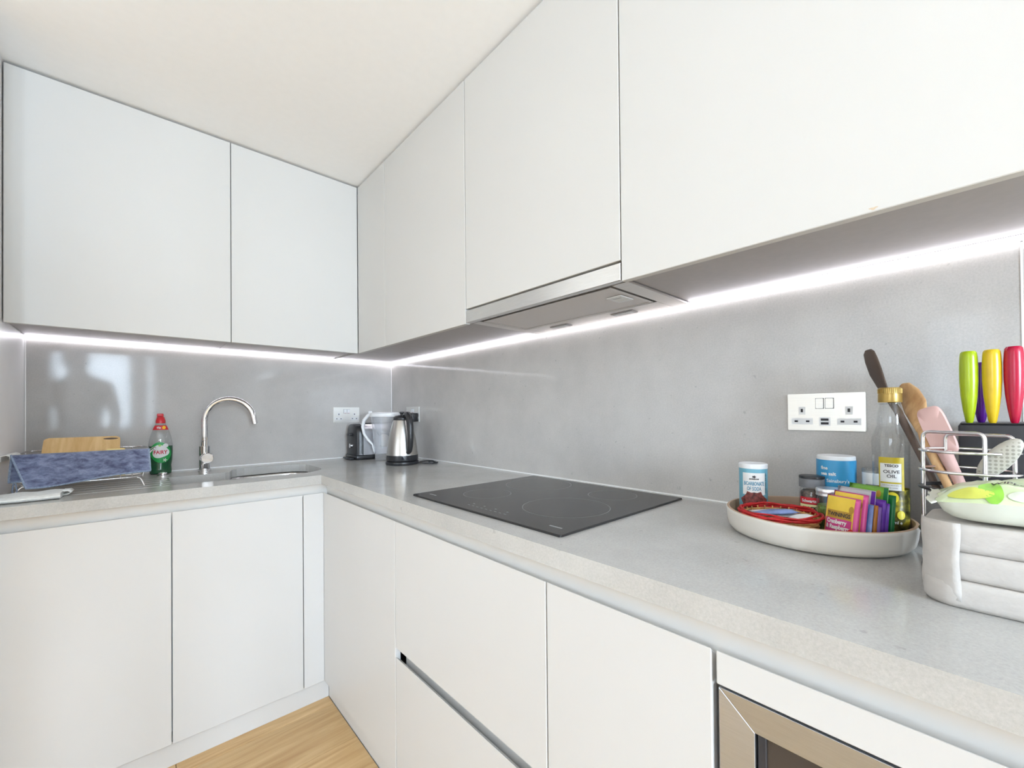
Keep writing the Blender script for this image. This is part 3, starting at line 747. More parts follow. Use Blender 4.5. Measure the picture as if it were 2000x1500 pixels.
# ------------------------------------------------------------------ sockets
def socket(label, o, r, usb=False, plugs=False):
    """o: centre on wall, r: unit vector to viewer's right"""
    r = Vector(r); u = Vector((0, 0, 1)); nrm = r.cross(u); o = Vector(o)
    t = thing('wall_socket', label, 'socket', o, group='double wall sockets', world=True)
    def bxs(name, s0, s1, t0, t1, d0, d1, m, parent=t, bev=0.0):
        bm = bmesh.new()
        v = bbox_bm(bm, (s0, t0, d0), (s1, t1, d1))
        if bev: bmesh.ops.bevel(bm, geom=bm.edges[:], offset=bev, segments=2, affect='EDGES')
        for w_ in bm.verts: w_.co = o + r * w_.co.x + u * w_.co.y + nrm * w_.co.z
        return frombm(name, bm, m, parent)
    bxs('face_plate', -0.073, 0.073, -0.043, 0.043, 0.0004, 0.005, 'plate_steel', bev=0.0012)
    for k, s in enumerate((-0.044, 0.044)):
        e = bxs('earth_insert', s - 0.0065, s + 0.0065, -0.006, 0.012, 0.0052, 0.0058, 'plastic_white')
        bxs('pin_hole', s - 0.0022, s + 0.0022, -0.0005, 0.0075, 0.0059, 0.0062, 'dark_hole', e)
        e = bxs('pin_insert', s - 0.021, s + 0.021, -0.029, -0.0145, 0.0052, 0.0058, 'plastic_white')
        for ds in (-0.0115, 0.0115): bxs('pin_hole', s + ds - 0.0034, s + ds + 0.0034, -0.0238, -0.0196, 0.0059, 0.0062, 'dark_hole', e)
        sw = bxs('switch', (-0.0165 if k == 0 else 0.0020), (-0.0020 if k == 0 else 0.0165), 0.0085, 0.031, 0.0055, 0.0085, 'plate_steel' if usb else 'plastic_white', bev=0.001)
        bxs('switch_frame', (-0.0175 if k == 0 else 0.0010), (-0.0010 if k == 0 else 0.0175), 0.0075, 0.032, 0.0050, 0.0054, 'grey_lid')
        if not usb: bxs('switch_mark', (-0.013 if k == 0 else 0.0055), (-0.0055 if k == 0 else 0.013), 0.0095, 0.011, 0.0086, 0.0089, 'red', sw)
    if usb:
        bxs('usb_panel', -0.0105, 0.0105, -0.032, -0.012, 0.0052, 0.0058, 'plastic_white')
        for z in (-0.0175, -0.0262): bxs('usb_port', -0.0072, 0.0072, z - 0.0026, z + 0.0026, 0.0059, 0.0063, 'dark_hole')
    return t, bxs
socket('brushed steel double socket with USB ports beside the olive oil bottle', (0, -2.1767, W + 0.2437), (0, -1, 0), usb=True)
socket('brushed steel double socket above the toaster left of the corner', (-0.277, 0, W + 0.2430), (1, 0, 0))
t, bxs = socket('brushed steel double socket with black plugs behind the kettle', (0, -0.268, W + 0.2430), (0, -1, 0))
def plug(label, s):
    p = thing('plug', label, 'plug', (-0.0065, -0.268 - s, W + 0.225), world=True, group='black plugs')
    y = -0.268 - s; z = W + 0.226
    box('body', (-0.045, y - 0.024, z - 0.024), (-0.0066, y + 0.024, z + 0.024), 'plastic_black', p, 0.005, 2)
    box('label_sticker', (-0.0458, y - 0.005, z + 0.004), (-0.0451, y + 0.005, z + 0.016), 'label_white', p)
    tube('cord', [(-0.028, y, z - 0.023), (-0.03, y, z - 0.05), (-0.045, y + 0.004, z - 0.075), (-0.05, y + 0.012, z - 0.10)], 0.0035, 'plastic_black', p, 8)
plug('black plug in the right outlet behind the kettle', 0.044)
plug('black plug in the left outlet half hidden behind the kettle lid', -0.044)

# ================================================================== things on the sink side
# ------------------------------------------------------------------ drying rack (wire)
rk = thing('drying_rack', 'chrome wire dish drying rack standing on the draining grooves', 'dish rack', (-1.30, -0.26, W), world=True)
rx0, rx1, ry0, ry1, rzt, rzb = -1.468, -1.150, -0.437, -0.075, W + 0.122, W + 0.034
def loop(x0, x1, y0, y1, z, r):
    return fillet([(x0, y0, z), (x1, y0, z), (x1, y1, z), (x0, y1, z)], r, 6, True)
tube('rim', loop(rx0, rx1 + 0.014, ry0, ry1, rzt, 0.05), 0.0028, 'wire_chrome', rk, 8, True)
tube('lower_rim', loop(rx0 + 0.008, rx1 - 0.006, ry0 + 0.012, ry1 - 0.012, rzb, 0.04), 0.0024, 'wire_chrome', rk, 8, True)
for x in [rx0 + 0.045 + 0.030 * i for i in range(9)]:
    tube('base_wire', fillet([(x, ry0 + 0.001, rzt), (x, ry0 + 0.012, rzb - 0.004), (x, ry1 - 0.012, rzb - 0.004), (x, ry1 - 0.001, rzt)], 0.012, 3), 0.0016, 'wire_chrome', rk, 6)
for y in (ry0 + 0.10, ry0 + 0.18, ry0 + 0.26):
    tube('end_wire', fillet([(rx0, y, rzt), (rx0 + 0.008, y, rzb), (rx1 - 0.006, y, rzb), (rx1 + 0.014, y, rzt)], 0.02, 4), 0.0016, 'wire_chrome', rk, 6)
for y in (ry0 + 0.02, ry1 - 0.05):
    tube('foot', fillet([(rx1 - 0.001, y - 0.012, W + 0.0025), (rx1 - 0.012, y, rzb - 0.002), (rx0 + 0.03, y, rzb - 0.002), (rx0 + 0.012, y - 0.012, W + 0.0025)], 0.012, 4), 0.0024, 'wire_chrome', rk, 8)
tube('end_loop', fillet([(rx1 - 0.005, ry0 + 0.03, rzb), (rx1 + 0.012, ry0 + 0.03, rzt - 0.006), (rx1 + 0.030, ry0 + 0.05, rzt + 0.008), (rx1 + 0.030, ry0 + 0.13, rzt + 0.008), (rx1 + 0.012, ry0 + 0.15, rzt - 0.006), (rx1 - 0.005, ry0 + 0.15, rzb)], 0.015, 4), 0.0022, 'wire_chrome', rk, 8)

# ------------------------------------------------------------------ blue towel over the rack
tw = thing('towel', 'blue-grey microfibre towel hung over the front rail of the drying rack', 'towel', (-1.30, -0.445, W + 0.03), world=True)
NX, NT = 56, 44
def towel_pt(s, t):
    """s 0..1 left to right, t 0..1 back hem -> over rail -> front hem"""
    rail_z = rzt + 0.0050
    lf = 0.104 - 0.028 * s ** 1.3 + 0.003 * math.sin(7 * s)         # front drop
    lb = 0.085 - 0.020 * s
    L = lb + lf; d = t * L - lb
    sk_ = max(0.0, d) / lf
    x = -1.4555 + 0.316 * s + (0.032 * (1 - s) ** 2.2 * sk_ if d > 0 else 0.006 * (1 - s) * d / lb) + 0.004 * s * sk_
    wv = 0.0022 * math.sin(11 * s + 1.2) * sk_ + 0.0014 * math.sin(23 * s + 4 * t)
    if d > 0.006: return Vector((x, ry0 - 0.0075 - 0.008 * sk_ - wv, rail_z - (d - 0.006)))
    if d < -0.006: return Vector((x, ry0 + 0.0075 + wv * 0.3, rail_z + (d + 0.006)))
    a = d / 0.006
    return Vector((x, ry0 - 0.0075 * math.sin(a * PI / 2), rail_z + 0.004 * math.cos(a * PI / 2)))
bm = bmesh.new(); gv = [[bm.verts.new(towel_pt(i / NX, j / NT)) for i in range(NX + 1)] for j in range(NT + 1)]
for j in range(NT):
    for i in range(NX): bm.faces.new((gv[j][i], gv[j][i + 1], gv[j + 1][i + 1], gv[j + 1][i]))
cl = frombm('cloth', bm, 'towel_blue', tw, True)
md = cl.modifiers.new('s', 'SOLIDIFY'); md.thickness = 0.004; md.offset = 0
edge = [towel_pt(i / NX, 1) for i in range(NX + 1)] + [towel_pt(1, 1 - j / NT) for j in range(1, NT + 1)] + [towel_pt(1 - i / NX, 0) for i in range(1, NX + 1)] + [towel_pt(0, j / NT) for j in range(1, NT)]
tube('hem', edge, 0.0031, 'hem_blue', tw, 6, True)
tube('hanging_loop', [(-1.452, ry0 + 0.008, W + 0.045), (-1.455, ry0 + 0.006, W + 0.020), (-1.450, ry0 + 0.004, W + 0.010), (-1.445, ry0 + 0.006, W + 0.020), (-1.448, ry0 + 0.008, W + 0.045)], 0.002, 'hem_blue', tw, 6)

# ------------------------------------------------------------------ chopping board leaning in the rack
bd = thing('chopping_board', 'pale bamboo chopping board leaning in the drying rack', 'chopping board', (-1.318, -0.20, W + 0.04))
tilt = math.atan2(0.13, 0.155)
q = rrect(-0.103, 0.100, -0.185, 0.0, 0.012, 5)
bm = bmesh.new()
def bpt(x, y, z):   # board plane: y down-slope, z thickness
    return Vector((x, 0.078 + y * math.sin(PI / 2 - tilt) * 1.0 - z * math.cos(PI / 2 - tilt), 0.119 + y * math.cos(PI / 2 - tilt) + z * math.sin(PI / 2 - tilt)))
a = [bm.verts.new(bpt(x, y, 0)) for x, y in q]; b = [bm.verts.new(bpt(x, y, 0.014)) for x, y in q]
bm.faces.new(list(reversed(a))); bm.faces.new(b)
for i in range(len(q)): bm.faces.new((a[i], a[(i + 1) % len(q)], b[(i + 1) % len(q)], b[i]))
bmesh.ops.bevel(bm, geom=[e for e in bm.edges if abs(e.calc_length() - 0.014) > 1e-4], offset=0.002, segments=1, affect='EDGES')
frombm('board', bm, 'bamboo', bd)
vs, fs = rect_geo(0.034, 0.004, 8, 1)
slot = [bpt(0.073 + 0.021 * math.cos(t), -0.014 + 0.005 * math.sin(t), 0.0143) for t in [2 * PI * i / 24 for i in range(24)]]
bm = bmesh.new(); bm.faces.new([bm.verts.new(p) for p in slot]); frombm('grip_slot', bm, 'spoon_dark', bd)
sg = thing('sponge', 'pale yellow sponge standing in the rack in front of the board', 'sponge', (-1.228, -0.335, W + 0.0335))
box('foam', (-0.024, -0.018, 0.001), (0.026, 0.018, 0.0985), 'sponge_yellow', sg, 0.004, 2)

# ------------------------------------------------------------------ folded white cloths
dc = thing('dish_cloth', 'folded white waffle dish cloth lying in front of the rack', 'cloth', (-1.41, -0.50, W), world=True)
bm = bmesh.new(); prof = []
for (y, z) in fillet([(0, -0.556, 0.0012), (0, -0.566, 0.010), (0, -0.545, 0.0165), (0, -0.455, 0.019), (0, -0.440, 0.009), (0, -0.452, 0.0012)], 0.006, 4, True) and [(p.y, p.z) for p in fillet([(0, -0.556, 0.0012), (0, -0.566, 0.010), (0, -0.545, 0.0165), (0, -0.455, 0.019), (0, -0.440, 0.009), (0, -0.452, 0.0012)], 0.006, 4, True)]:
    prof.append((y, z))
rings = []
for i in range(15):
    s = i / 14; x = -1.478 + 0.138 * s
    rings.append([bm.verts.new((x + 0.004 * math.sin(60 * y), y + 0.002 * math.sin(9 * s), W + z * (1 + 0.08 * math.sin(13 * s + 20 * y)) if z > 0.002 else W + z)) for y, z in prof])
for a, b in zip(rings[:-1], rings[1:]):
    for i in range(len(a)): bm.faces.new((a[i], a[(i + 1) % len(a)], b[(i + 1) % len(a)], b[i]))
bm.faces.new(rings[0]); bm.faces.new(list(reversed(rings[-1])))
frombm('folded_cloth', bm, 'cloth_white', dc, auto=60)
fl = [(-1.341, -0.452, 0.004), (-1.328, -0.452, 0.006), (-1.322, -0.453, 0.012), (-1.328, -0.455, 0.018), (-1.341, -0.458, 0.0185)]
bm = bmesh.new(); A = [bm.verts.new((x, y, W + z)) for x, y, z in fl]; B = [bm.verts.new((x - 0.004, y - 0.045, W + z * 0.9)) for x, y, z in fl]
for i in range(len(fl) - 1): bm.faces.new((A[i], A[i + 1], B[i + 1], B[i]))
o = frombm('fold', bm, 'cloth_white', dc, True); md = o.modifiers.new('s', 'SOLIDIFY'); md.thickness = 0.0025; md.offset = 0
wc = thing('dish_cloth', 'small white cloth draped over the rack corner at the far left edge', 'cloth', (-1.465, -0.42, W + 0.11), world=True)
bm = bmesh.new(); rows = []
for j in range(9):
    d = (j - 4) / 4
    rows.append([bm.verts.new((-1.4805 + 0.003 * i + (0.0035 if abs(d) < .3 else 0) * 0, 0, 0)) for i in range(2)])
bm.free()
bm = bmesh.new()
sec = [(-1.481, W + 0.110), (-1.4795, W + 0.1285), (-1.468, W + 0.1312), (-1.4605, W + 0.1275), (-1.459, W + 0.113)]
rr = [[bm.verts.new((x, y, z)) for x, z in sec] for y in (-0.425, -0.40, -0.36, -0.31, -0.27)]
for a, b in zip(rr[:-1], rr[1:]):
    for i in range(len(sec) - 1): bm.faces.new((a[i], a[i + 1], b[i + 1], b[i]))
o = frombm('cloth', bm, 'cloth_white', wc, True); md = o.modifiers.new('s', 'SOLIDIFY'); md.thickness = 0.002; md.offset = 0

# ------------------------------------------------------------------ washing-up liquid
sb = thing('soap_bottle', 'clear bottle of green washing-up liquid with red cap beside the tap', 'bottle', (-1.0929, -0.070, W), 0)
fa = facing(-1.0929, -0.07)
sprof = [(0.034, 0.0), (0.037, 0.003), (0.0375, 0.02), (0.036, 0.035), (0.0395, 0.06), (0.0412, 0.095), (0.0405, 0.125), (0.036, 0.155), (0.030, 0.178), (0.024, 0.195), (0.0195, 0.205), (0.016, 0.214), (0.0155, 0.222)]
rot = fa + PI / 2
EY = 0.62
lathe('bottle', sprof, 'clear_plastic', sb, 40, 1, EY, cap1=False, rot=rot)
lathe('liquid', [(r - 0.0012, max(z, 0.002)) for r, z in sprof if z < 0.12] + [(0.0395, 0.119)], 'soap_green', sb, 40, 1, EY, rot=rot)
lathe('shoulder_band', [(r + 0.0006, z) for r, z in ((0.0262, 0.188), (0.0225, 0.198), (0.0185, 0.207))], 'red', sb, 40, 1, EY, cap0=False, cap1=False, rot=rot)
rf = interp(sprof)
def soap_fn(off):
    def f(s, t):
        z = 0.092 + t; r = rf(z); x = max(-0.985, min(0.985, s / r)) * r
        y = -math.sqrt(max(0, r * r - x * x)) * EY - off
        return (x * math.cos(rot) - y * math.sin(rot), x * math.sin(rot) + y * math.cos(rot), z)
    return f
lb_ = mapped('label', ell_geo(0.0325, 0.046, 40, 6, fn=lambda t: 1 + 0.06 * math.cos(2 * t + 0.8)), soap_fn(0.0008), 'label_green', sb)
mapped('label_blob', ell_geo(0.027, 0.027, 40, 5, -0.001, 0.004, fn=lambda t: 1 + 0.10 * math.cos(3 * t + 0.5)), soap_fn(0.0013), 'label_white', lb_)
mapped('lettering', text_geo('FAIRY', 0.0215, 0.0006, 0.80), lambda s, t: soap_fn(0.0018)(s - 0.001, t + 0.001), 'text_red', lb_)
mapped('label_emblem', ell_geo(0.009, 0.009, 20, 2, 0.016, 0.029), soap_fn(0.0016), 'label_white', lb_)
mapped('label_leaf', ell_geo(0.005, 0.004, 14, 2, -0.003, 0.030), soap_fn(0.0016), 'leaf_green', lb_)
mapped('label_star', ell_geo(0.008, 0.008, 40, 2, 0.014, -0.032, fn=lambda t: 0.55 + 0.45 * math.cos(5 * t)), soap_fn(0.0016), 'label_white', lb_)
bf = interp([(0.0268, 0.188), (0.0231, 0.198), (0.0191, 0.207)])
def band_fn(s, t):
    z = 0.1975 + t; r = bf(z); y = -math.sqrt(max(0, r * r - s * s)) * EY - 0.0006
    return (s * math.cos(rot) - y * math.sin(rot), s * math.sin(rot) + y * math.cos(rot), z)
mapped('band_print', text_geo('65p', 0.010, 0.0004, 0.9), lambda s, t: band_fn(s - 0.006, t), 'label_white', sb)
mapped('band_flame', ell_geo(0.006, 0.007, 16, 2), lambda s, t: band_fn(s + 0.011, t), 'amber', sb)
cp = lathe('cap', [(0.0165, 0.216), (0.0165, 0.228), (0.0145, 0.232), (0.013, 0.240), (0.011, 0.243)], 'red', sb, 30)
box('cap_nozzle', (-0.012, -0.006, 0.2435), (0.010, 0.006, 0.257), 'red', cp, 0.003, 2)

# ------------------------------------------------------------------ toaster
ts = thing('toaster', 'two-slot chrome and black toaster in the corner behind the jug', 'toaster', (-0.165, -0.118, W))
def tprof(hw, h, r, z0, n=7):
    p = [(-hw, z0)] + [(-hw + r - r * math.cos(PI / 2 * i / n), h - r + r * math.sin(PI / 2 * i / n)) for i in range(n + 1)]
    return p + [(-x, z) for x, z in reversed(p)]
def extrude_x(name, prof, x0, x1, m, parent, sc1=1.0, bev=0.0):
    bm = bmesh.new()
    a = [bm.verts.new((x0, y, z)) for y, z in prof]; b = [bm.verts.new((x1, y * sc1, z)) for y, z in prof]
    bm.faces.new(a); bm.faces.new(list(reversed(b)))
    for i in range(len(prof)): bm.faces.new((a[i], b[i], b[(i + 1) % len(prof)], a[(i + 1) % len(prof)]))
    return frombm(name, bm, m, parent, auto=40)
extrude_x('shell', tprof(0.078, 0.196, 0.055, 0.026), -0.095, 0.110, 'alu', ts)
bm = bmesh.new(); rings = []
for x, s in ((-0.0955, 0.985), (-0.112, 0.96), (-0.126, 0.86), (-0.129, 0.78)):
    rings.append([bm.verts.new((x, y * s, 0.026 + (z - 0.026) * (0.86 + 0.14 * s))) for y, z in tprof(0.078, 0.195, 0.055, 0.026)])
for a, b in zip(rings[:-1], rings[1:]):
    for i in range(len(a)): bm.faces.new((a[i], b[i], b[(i + 1) % len(a)], a[(i + 1) % len(a)]))
bm.faces.new(rings[0]); bm.faces.new(rings[-1]); frombm('end_cap', bm, 'plastic_black', ts, auto=40)
extrude_x('end_cap', tprof(0.076, 0.193, 0.055, 0.026), 0.1105, 0.128, 'plastic_black', ts, 0.9)
box('base', (-0.133, -0.082, 0.004), (0.130, 0.082, 0.0255), 'plastic_black', ts, 0.006, 2)
for y in (-0.03, 0.03): box('slot', (-0.075, y - 0.012, 0.1945), (0.09, y + 0.012, 0.1968), 'dark_hole', ts)
for y in (-0.07, 0.07):
    for x in (-0.11, 0.11): lathe('foot', [(0.01, 0), (0.01, 0.005)], 'plastic_black', ts, 12, loc=(x, y * 0.85, 0))
box('lever', (-0.149, -0.018, 0.128), (-0.129, 0.018, 0.142), 'plastic_black', ts, 0.003, 2)
lathe('browning_dial', [(0.013, 0), (0.012, 0.01)], 'chrome', ts, 18, loc=(-0.0, 0.0, 0.0)).matrix_parent_inverse = Matrix.Translation((-0.129, 0, 0.075)) @ Matrix.Rotation(-PI / 2, 4, 'Y')
box('crumb_tray', (-0.158, -0.052, 0.003), (-0.134, 0.052, 0.012), 'plastic_black', ts, 0.003, 2)

# ------------------------------------------------------------------ water filter jug
jg = thing('water_jug', 'clear plastic water filter jug with white lid and handle behind the kettle', 'jug', (-0.185, -0.300, W), 0)
jr = math.atan2(-0.672, 0.741)          # long axis, spout end to the picture's right
jprof = [(0.050, 0.0), (0.053, 0.004), (0.058, 0.08), (0.066, 0.16), (0.077, 0.235)]
lathe('body', jprof, 'jug_plastic', jg, 40, 1, 0.70, cap1=False, rot=jr)
lathe('funnel', [(0.030, 0.085), (0.033, 0.13), (0.050, 0.150), (0.070, 0.232)], 'jug_plastic', jg, 36, 0.96, 0.66, cap1=False, rot=jr)
lathe('filter_cartridge', [(0.024, 0.075), (0.026, 0.08), (0.028, 0.14), (0.020, 0.150)], 'plastic_white', jg, 28, rot=jr)
lathe('lid', [(0.079, 0.232), (0.081, 0.240), (0.080, 0.249), (0.070, 0.2545), (0.030, 0.257)], 'plastic_white', jg, 40, 1, 0.72, rot=jr)
ax = Vector((math.cos(jr), math.sin(jr), 0))
tube('handle', [ax * -0.070 + Vector((0, 0, 0.246)), ax * -0.090 + Vector((0, 0, 0.240)), ax * -0.112 + Vector((0, 0, 0.215)), ax * -0.120 + Vector((0, 0, 0.180)), ax * -0.112 + Vector((0, 0, 0.140)), ax * -0.090 + Vector((0, 0, 0.108)), ax * -0.068 + Vector((0, 0, 0.085)), ax * -0.060 + Vector((0, 0, 0.045))], [0.009, 0.009, 0.009, 0.0085, 0.008, 0.007, 0.005, 0.003], 'plastic_white', jg, 10)
box('lid_tab', ax * -0.084 + Vector((-0.006, -0.006, 0.248)), ax * -0.074 + Vector((0.006, 0.006, 0.262)), 'plastic_white', jg, 0.002)

# ------------------------------------------------------------------ kettle
kt = thing('kettle', 'brushed steel cordless kettle with black handle on its base', 'kettle', (-0.197, -0.512, W), 0)
lathe('power_base', [(0.078, 0.0005), (0.080, 0.004), (0.079, 0.014), (0.072, 0.018)], 'plastic_black', kt, 44)
lathe('lower_band', [(0.0755, 0.0195), (0.0765, 0.023), (0.0755, 0.046)], 'plastic_black', kt, 44)
lathe('body', [(0.0750, 0.0463), (0.0742, 0.055), (0.0705, 0.090), (0.063, 0.135), (0.054, 0.175), (0.0455, 0.205), (0.041, 0.2155)], 'kettle_steel', kt, 52)
ld = lathe('lid', [(0.0415, 0.2158), (0.043, 0.219), (0.042, 0.228), (0.033, 0.237), (0.012, 0.241)], 'plastic_black', kt, 36)
lathe('lid_knob', [(0.009, 0.2405), (0.008, 0.247), (0.013, 0.250), (0.012, 0.256), (0.006, 0.2585)], 'plastic_black', ld, 20)
hdv = Vector((-0.10, -0.99, 0)).normalized()
hp = [hdv * 0.030 + Vector((0, 0, 0.232)), hdv * 0.050 + Vector((0, 0, 0.244)), hdv * 0.074 + Vector((0, 0, 0.243)), hdv * 0.094 + Vector((0, 0, 0.226)), hdv * 0.102 + Vector((0, 0, 0.190)), hdv * 0.103 + Vector((0, 0, 0.140)), hdv * 0.098 + Vector((0, 0, 0.095)), hdv * 0.088 + Vector((0, 0, 0.070)), hdv * 0.076 + Vector((0, 0, 0.062))]
bm = bmesh.new(); tube_bm(bm, hp, [0.012, 0.014, 0.0145, 0.0145, 0.0145, 0.0145, 0.014, 0.013, 0.011], 14); frombm('handle', bm, 'plastic_black', kt, auto=60)
tube('trigger', [hdv * 0.052 + Vector((0, 0, 0.226)), hdv * 0.066 + Vector((0, 0, 0.205)), hdv * 0.074 + Vector((0, 0, 0.165)), hdv * 0.088 + Vector((0, 0, 0.150))], 0.005, 'plastic_black', kt, 8)
bm = bmesh.new()
sv = -hdv; sn = Vector((-sv.y, sv.x, 0))
tri = [(sv * 0.040 + sn * 0.022, 0.2125), (sv * 0.040 - sn * 0.022, 0.2125), (sv * 0.062, 0.2135), (sv * 0.052 , 0.165)]
V = [bm.verts.new(p + Vector((0, 0, z))) for p, z in tri]
for f in ((0, 1, 2), (0, 2, 3), (1, 3, 2), (0, 3, 1)): bm.faces.new([V[i] for i in f])
frombm('spout', bm, 'kettle_steel', kt)
for s in (-0.35, 0.1): 
    a_ = facing(-0.197, -0.512) + 0.30 + s * 0.8
    p = Vector((0.0765 * math.cos(a_), 0.0765 * math.sin(a_), 0.034)); box('switch', p - Vector((0.004, 0.004, 0.007)), p + Vector((0.004, 0.004, 0.007)), 'dark_hole', kt, 0.001)
tube('cord', [(0.055, -0.06, 0.006), (0.075, -0.085, 0.004), (0.105, -0.110, 0.004), (0.135, -0.105, 0.004), (0.142, -0.075, 0.004), (0.125, -0.045, 0.008), (0.115, -0.02, 0.006), (0.135, 0.02, 0.004)], 0.0035, 'plastic_black', kt, 8)
tube('cord', [(0.078, -0.03, 0.006), (0.10, -0.05, 0.010), (0.128, -0.07, 0.012), (0.120, -0.09, 0.012), (0.095, -0.09, 0.010)], 0.003, 'plastic_black', kt, 8)

# ================================================================== tray and what stands on it
TX, TY = -0.1737, -2.188
TB = W + 0.007     # tray floor
tr = thing('serving_tray', 'round cream serving tray with tan inside on the worktop', 'tray', (TX, TY, W), 0)
lathe('outer_shell', [(0.132, 0.0005), (0.1440, 0.003), (0.1495, 0.010), (0.1522, 0.021), (0.1540, 0.040), (0.1542, 0.0435), (0.1530, 0.0455)], 'tray_cream', tr, 96, cap1=False, auto=60)
lathe('inner_lining', [(0.1530, 0.0455), (0.1515, 0.0466), (0.1485, 0.0462), (0.1478, 0.044), (0.1465, 0.021), (0.1445, 0.0112), (0.1405, 0.0070), (0.02, 0.0066)], 'tray_tan', tr, 96, cap0=False, auto=60)

def can(name, label, x, y, r, h, body_m, lid_m, lid_h, cat='canister', group=None, lid_r=1.0):
    t = thing(name, label, cat, (x, y, TB), 0, group)
    lathe('body', [(r - 0.0015, 0.0003), (r, 0.002), (r, h - lid_h)], body_m, t, 44)
    lathe('lid', [(r * lid_r + 0.0006, h - lid_h + 0.0002), (r * lid_r + 0.0006, h - 0.0015), (r * lid_r - 0.001, h), (r * lid_r - 0.004, h - 0.001), (0.004, h - 0.001)], lid_m, t, 44)
    return t
# bicarbonate of soda
x, y, r = -0.165, -2.077, 0.0275
bc = can('baking_soda_can', 'white-lidded pale blue can of bicarbonate of soda on the tray', x, y, r, 0.1255, 'can_blue', 'plastic_white', 0.0105)
f0 = facing(x, y)
mapped('label_panel', rect_geo(0.046, 0.047, 16, 1), cyl_fn(r, f0 + 0.06, 0.083), 'label_white', bc, True)
mapped('label_picture', ell_geo(0.026, 0.022, 28, 4, 0, 0, fn=lambda t: 1 + 0.10 * math.sin(7 * t) + 0.06 * math.sin(13 * t)), cyl_fn(r, f0 + 0.06, 0.044, 0.0010), 'nibs', bc, True)
mapped('lettering', text_geo('BICARBONATE', 0.0115, 0.0002, fit=0.040), cyl_fn(r, f0 + 0.06, 0.0835, 0.0009), 'text_teal', bc)
mapped('lettering', text_geo('OF SODA', 0.0115, 0.0002, fit=0.027), cyl_fn(r, f0 + 0.06, 0.0725, 0.0009), 'text_teal', bc)
mapped('maker_mark', text_geo('MORRISONS', 0.0038, 0.0002, fit=0.018), cyl_fn(r, f0 + 0.06, 0.0935, 0.0009), 'text_dark', bc)
mapped('maker_sprig', ell_geo(0.004, 0.003, 24, 2, fn=lambda t: 0.5 + 0.5 * abs(math.cos(2.5 * t))), cyl_fn(r, f0 + 0.06, 0.0985, 0.0009), 'text_dark', bc)
mapped('side_print', text_geo('STORE COOL AND DRY', 0.004, 0.0001, 1), lambda s, t: cyl_fn(r, f0 + 0.98, 0.085, 0.0006)(-t, s), 'text_dark', bc)
# salt
x, y, r = -0.093, -2.2118, 0.0335
sl = can('salt_canister', 'large blue sea salt canister with white lid at the back of the tray', x, y, r, 0.1465, 'salt_blue', 'plastic_white', 0.0085, lid_r=0.955)
f0 = facing(x, y)
mapped('lettering', text_geo('fine', 0.0095, 0.0003, 0.95, 'LEFT'), cyl_fn(r, f0 - 0.80, 0.122, 0.0006), 'label_white', sl)
mapped('lettering', text_geo('sea salt', 0.0095, 0.0003, 0.95, 'LEFT'), cyl_fn(r, f0 - 0.80, 0.1105, 0.0006), 'label_white', sl)
mapped('lettering', text_geo("by Sainsbury's", 0.0095, 0.0001, 0.92, 'LEFT'), cyl_fn(r, f0 - 0.80, 0.0965, 0.0006), 'label_white', sl)
mapped('label_wave', ell_geo(0.020, 0.012, 24, 3), cyl_fn(r, f0 + 0.05, 0.070, 0.0006), 'label_white', sl, True)
# cocoa
x, y, r = -0.093, -2.2743, 0.0205
co = can('cocoa_tin', 'small white cocoa tin half hidden behind the oil bottle', x, y, r, 0.1255, 'label_white', 'clear_plastic', 0.0085)
f0 = facing(x, y)
lathe('brown_band', [(r + 0.0003, 0.002), (r + 0.0003, 0.070)], 'nibs', co, 40, cap0=False, cap1=False)
mapped('lettering', text_geo('COCOA', 0.0115, 0.0006, 0.80), cyl_fn(r, f0, 0.0805, 0.0007), 'text_dark', co)
mapped('maker_mark', text_geo('MORRISONS', 0.0045, 0.0002, 0.8), cyl_fn(r, f0 - 0.25, 0.093, 0.0007), 'text_dark', co)
# pepper grinder
x, y, r = -0.128, -2.1768, 0.0222
pg = thing('pepper_jar', 'glass jar of black peppercorns with dark grey flip lid on the tray', 'jar', (x, y, TB), 0, 'spice jars')
f0 = facing(x, y)
lathe('glass', [(r - 0.002, 0.0003), (r, 0.003), (r, 0.070), (r - 0.002, 0.078), (r - 0.004, 0.081)], 'clear_plastic', pg, 36)
lathe('peppercorns', [(r - 0.0035, 0.0025), (r - 0.0020, 0.005), (r - 0.0020, 0.070), (r - 0.006, 0.074)], 'peppercorn', pg, 32)
cp = lathe('cap', [(r + 0.0002, 0.0812), (r + 0.0004, 0.083), (r + 0.0004, 0.0985), (r - 0.001, 0.0990)], 'grey_lid', pg, 40)
lathe('flip_lid', [(r + 0.0004, 0.0992), (r + 0.0004, 0.1035), (r - 0.001, 0.1045), (0.004, 0.1045)], 'plastic_black', cp, 40)
mapped('label', rect_geo(0.036, 0.014, 14, 1), cyl_fn(r, f0 - 0.25, 0.0545, 0.0005), 'red', pg, True)
mapped('label', rect_geo(0.036, 0.015, 14, 1), cyl_fn(r, f0 - 0.25, 0.0395, 0.0005), 'cream_label', pg, True)
mapped('lettering', text_geo('Schwartz', 0.0085, 0.0003, 0.8), cyl_fn(r, f0 - 0.25, 0.054, 0.0009), 'label_white', pg)
mapped('lettering', text_geo('BLACK', 0.0085, 0.0004, 0.9), cyl_fn(r, f0 - 0.20, 0.039, 0.0009), 'text_dark', pg)
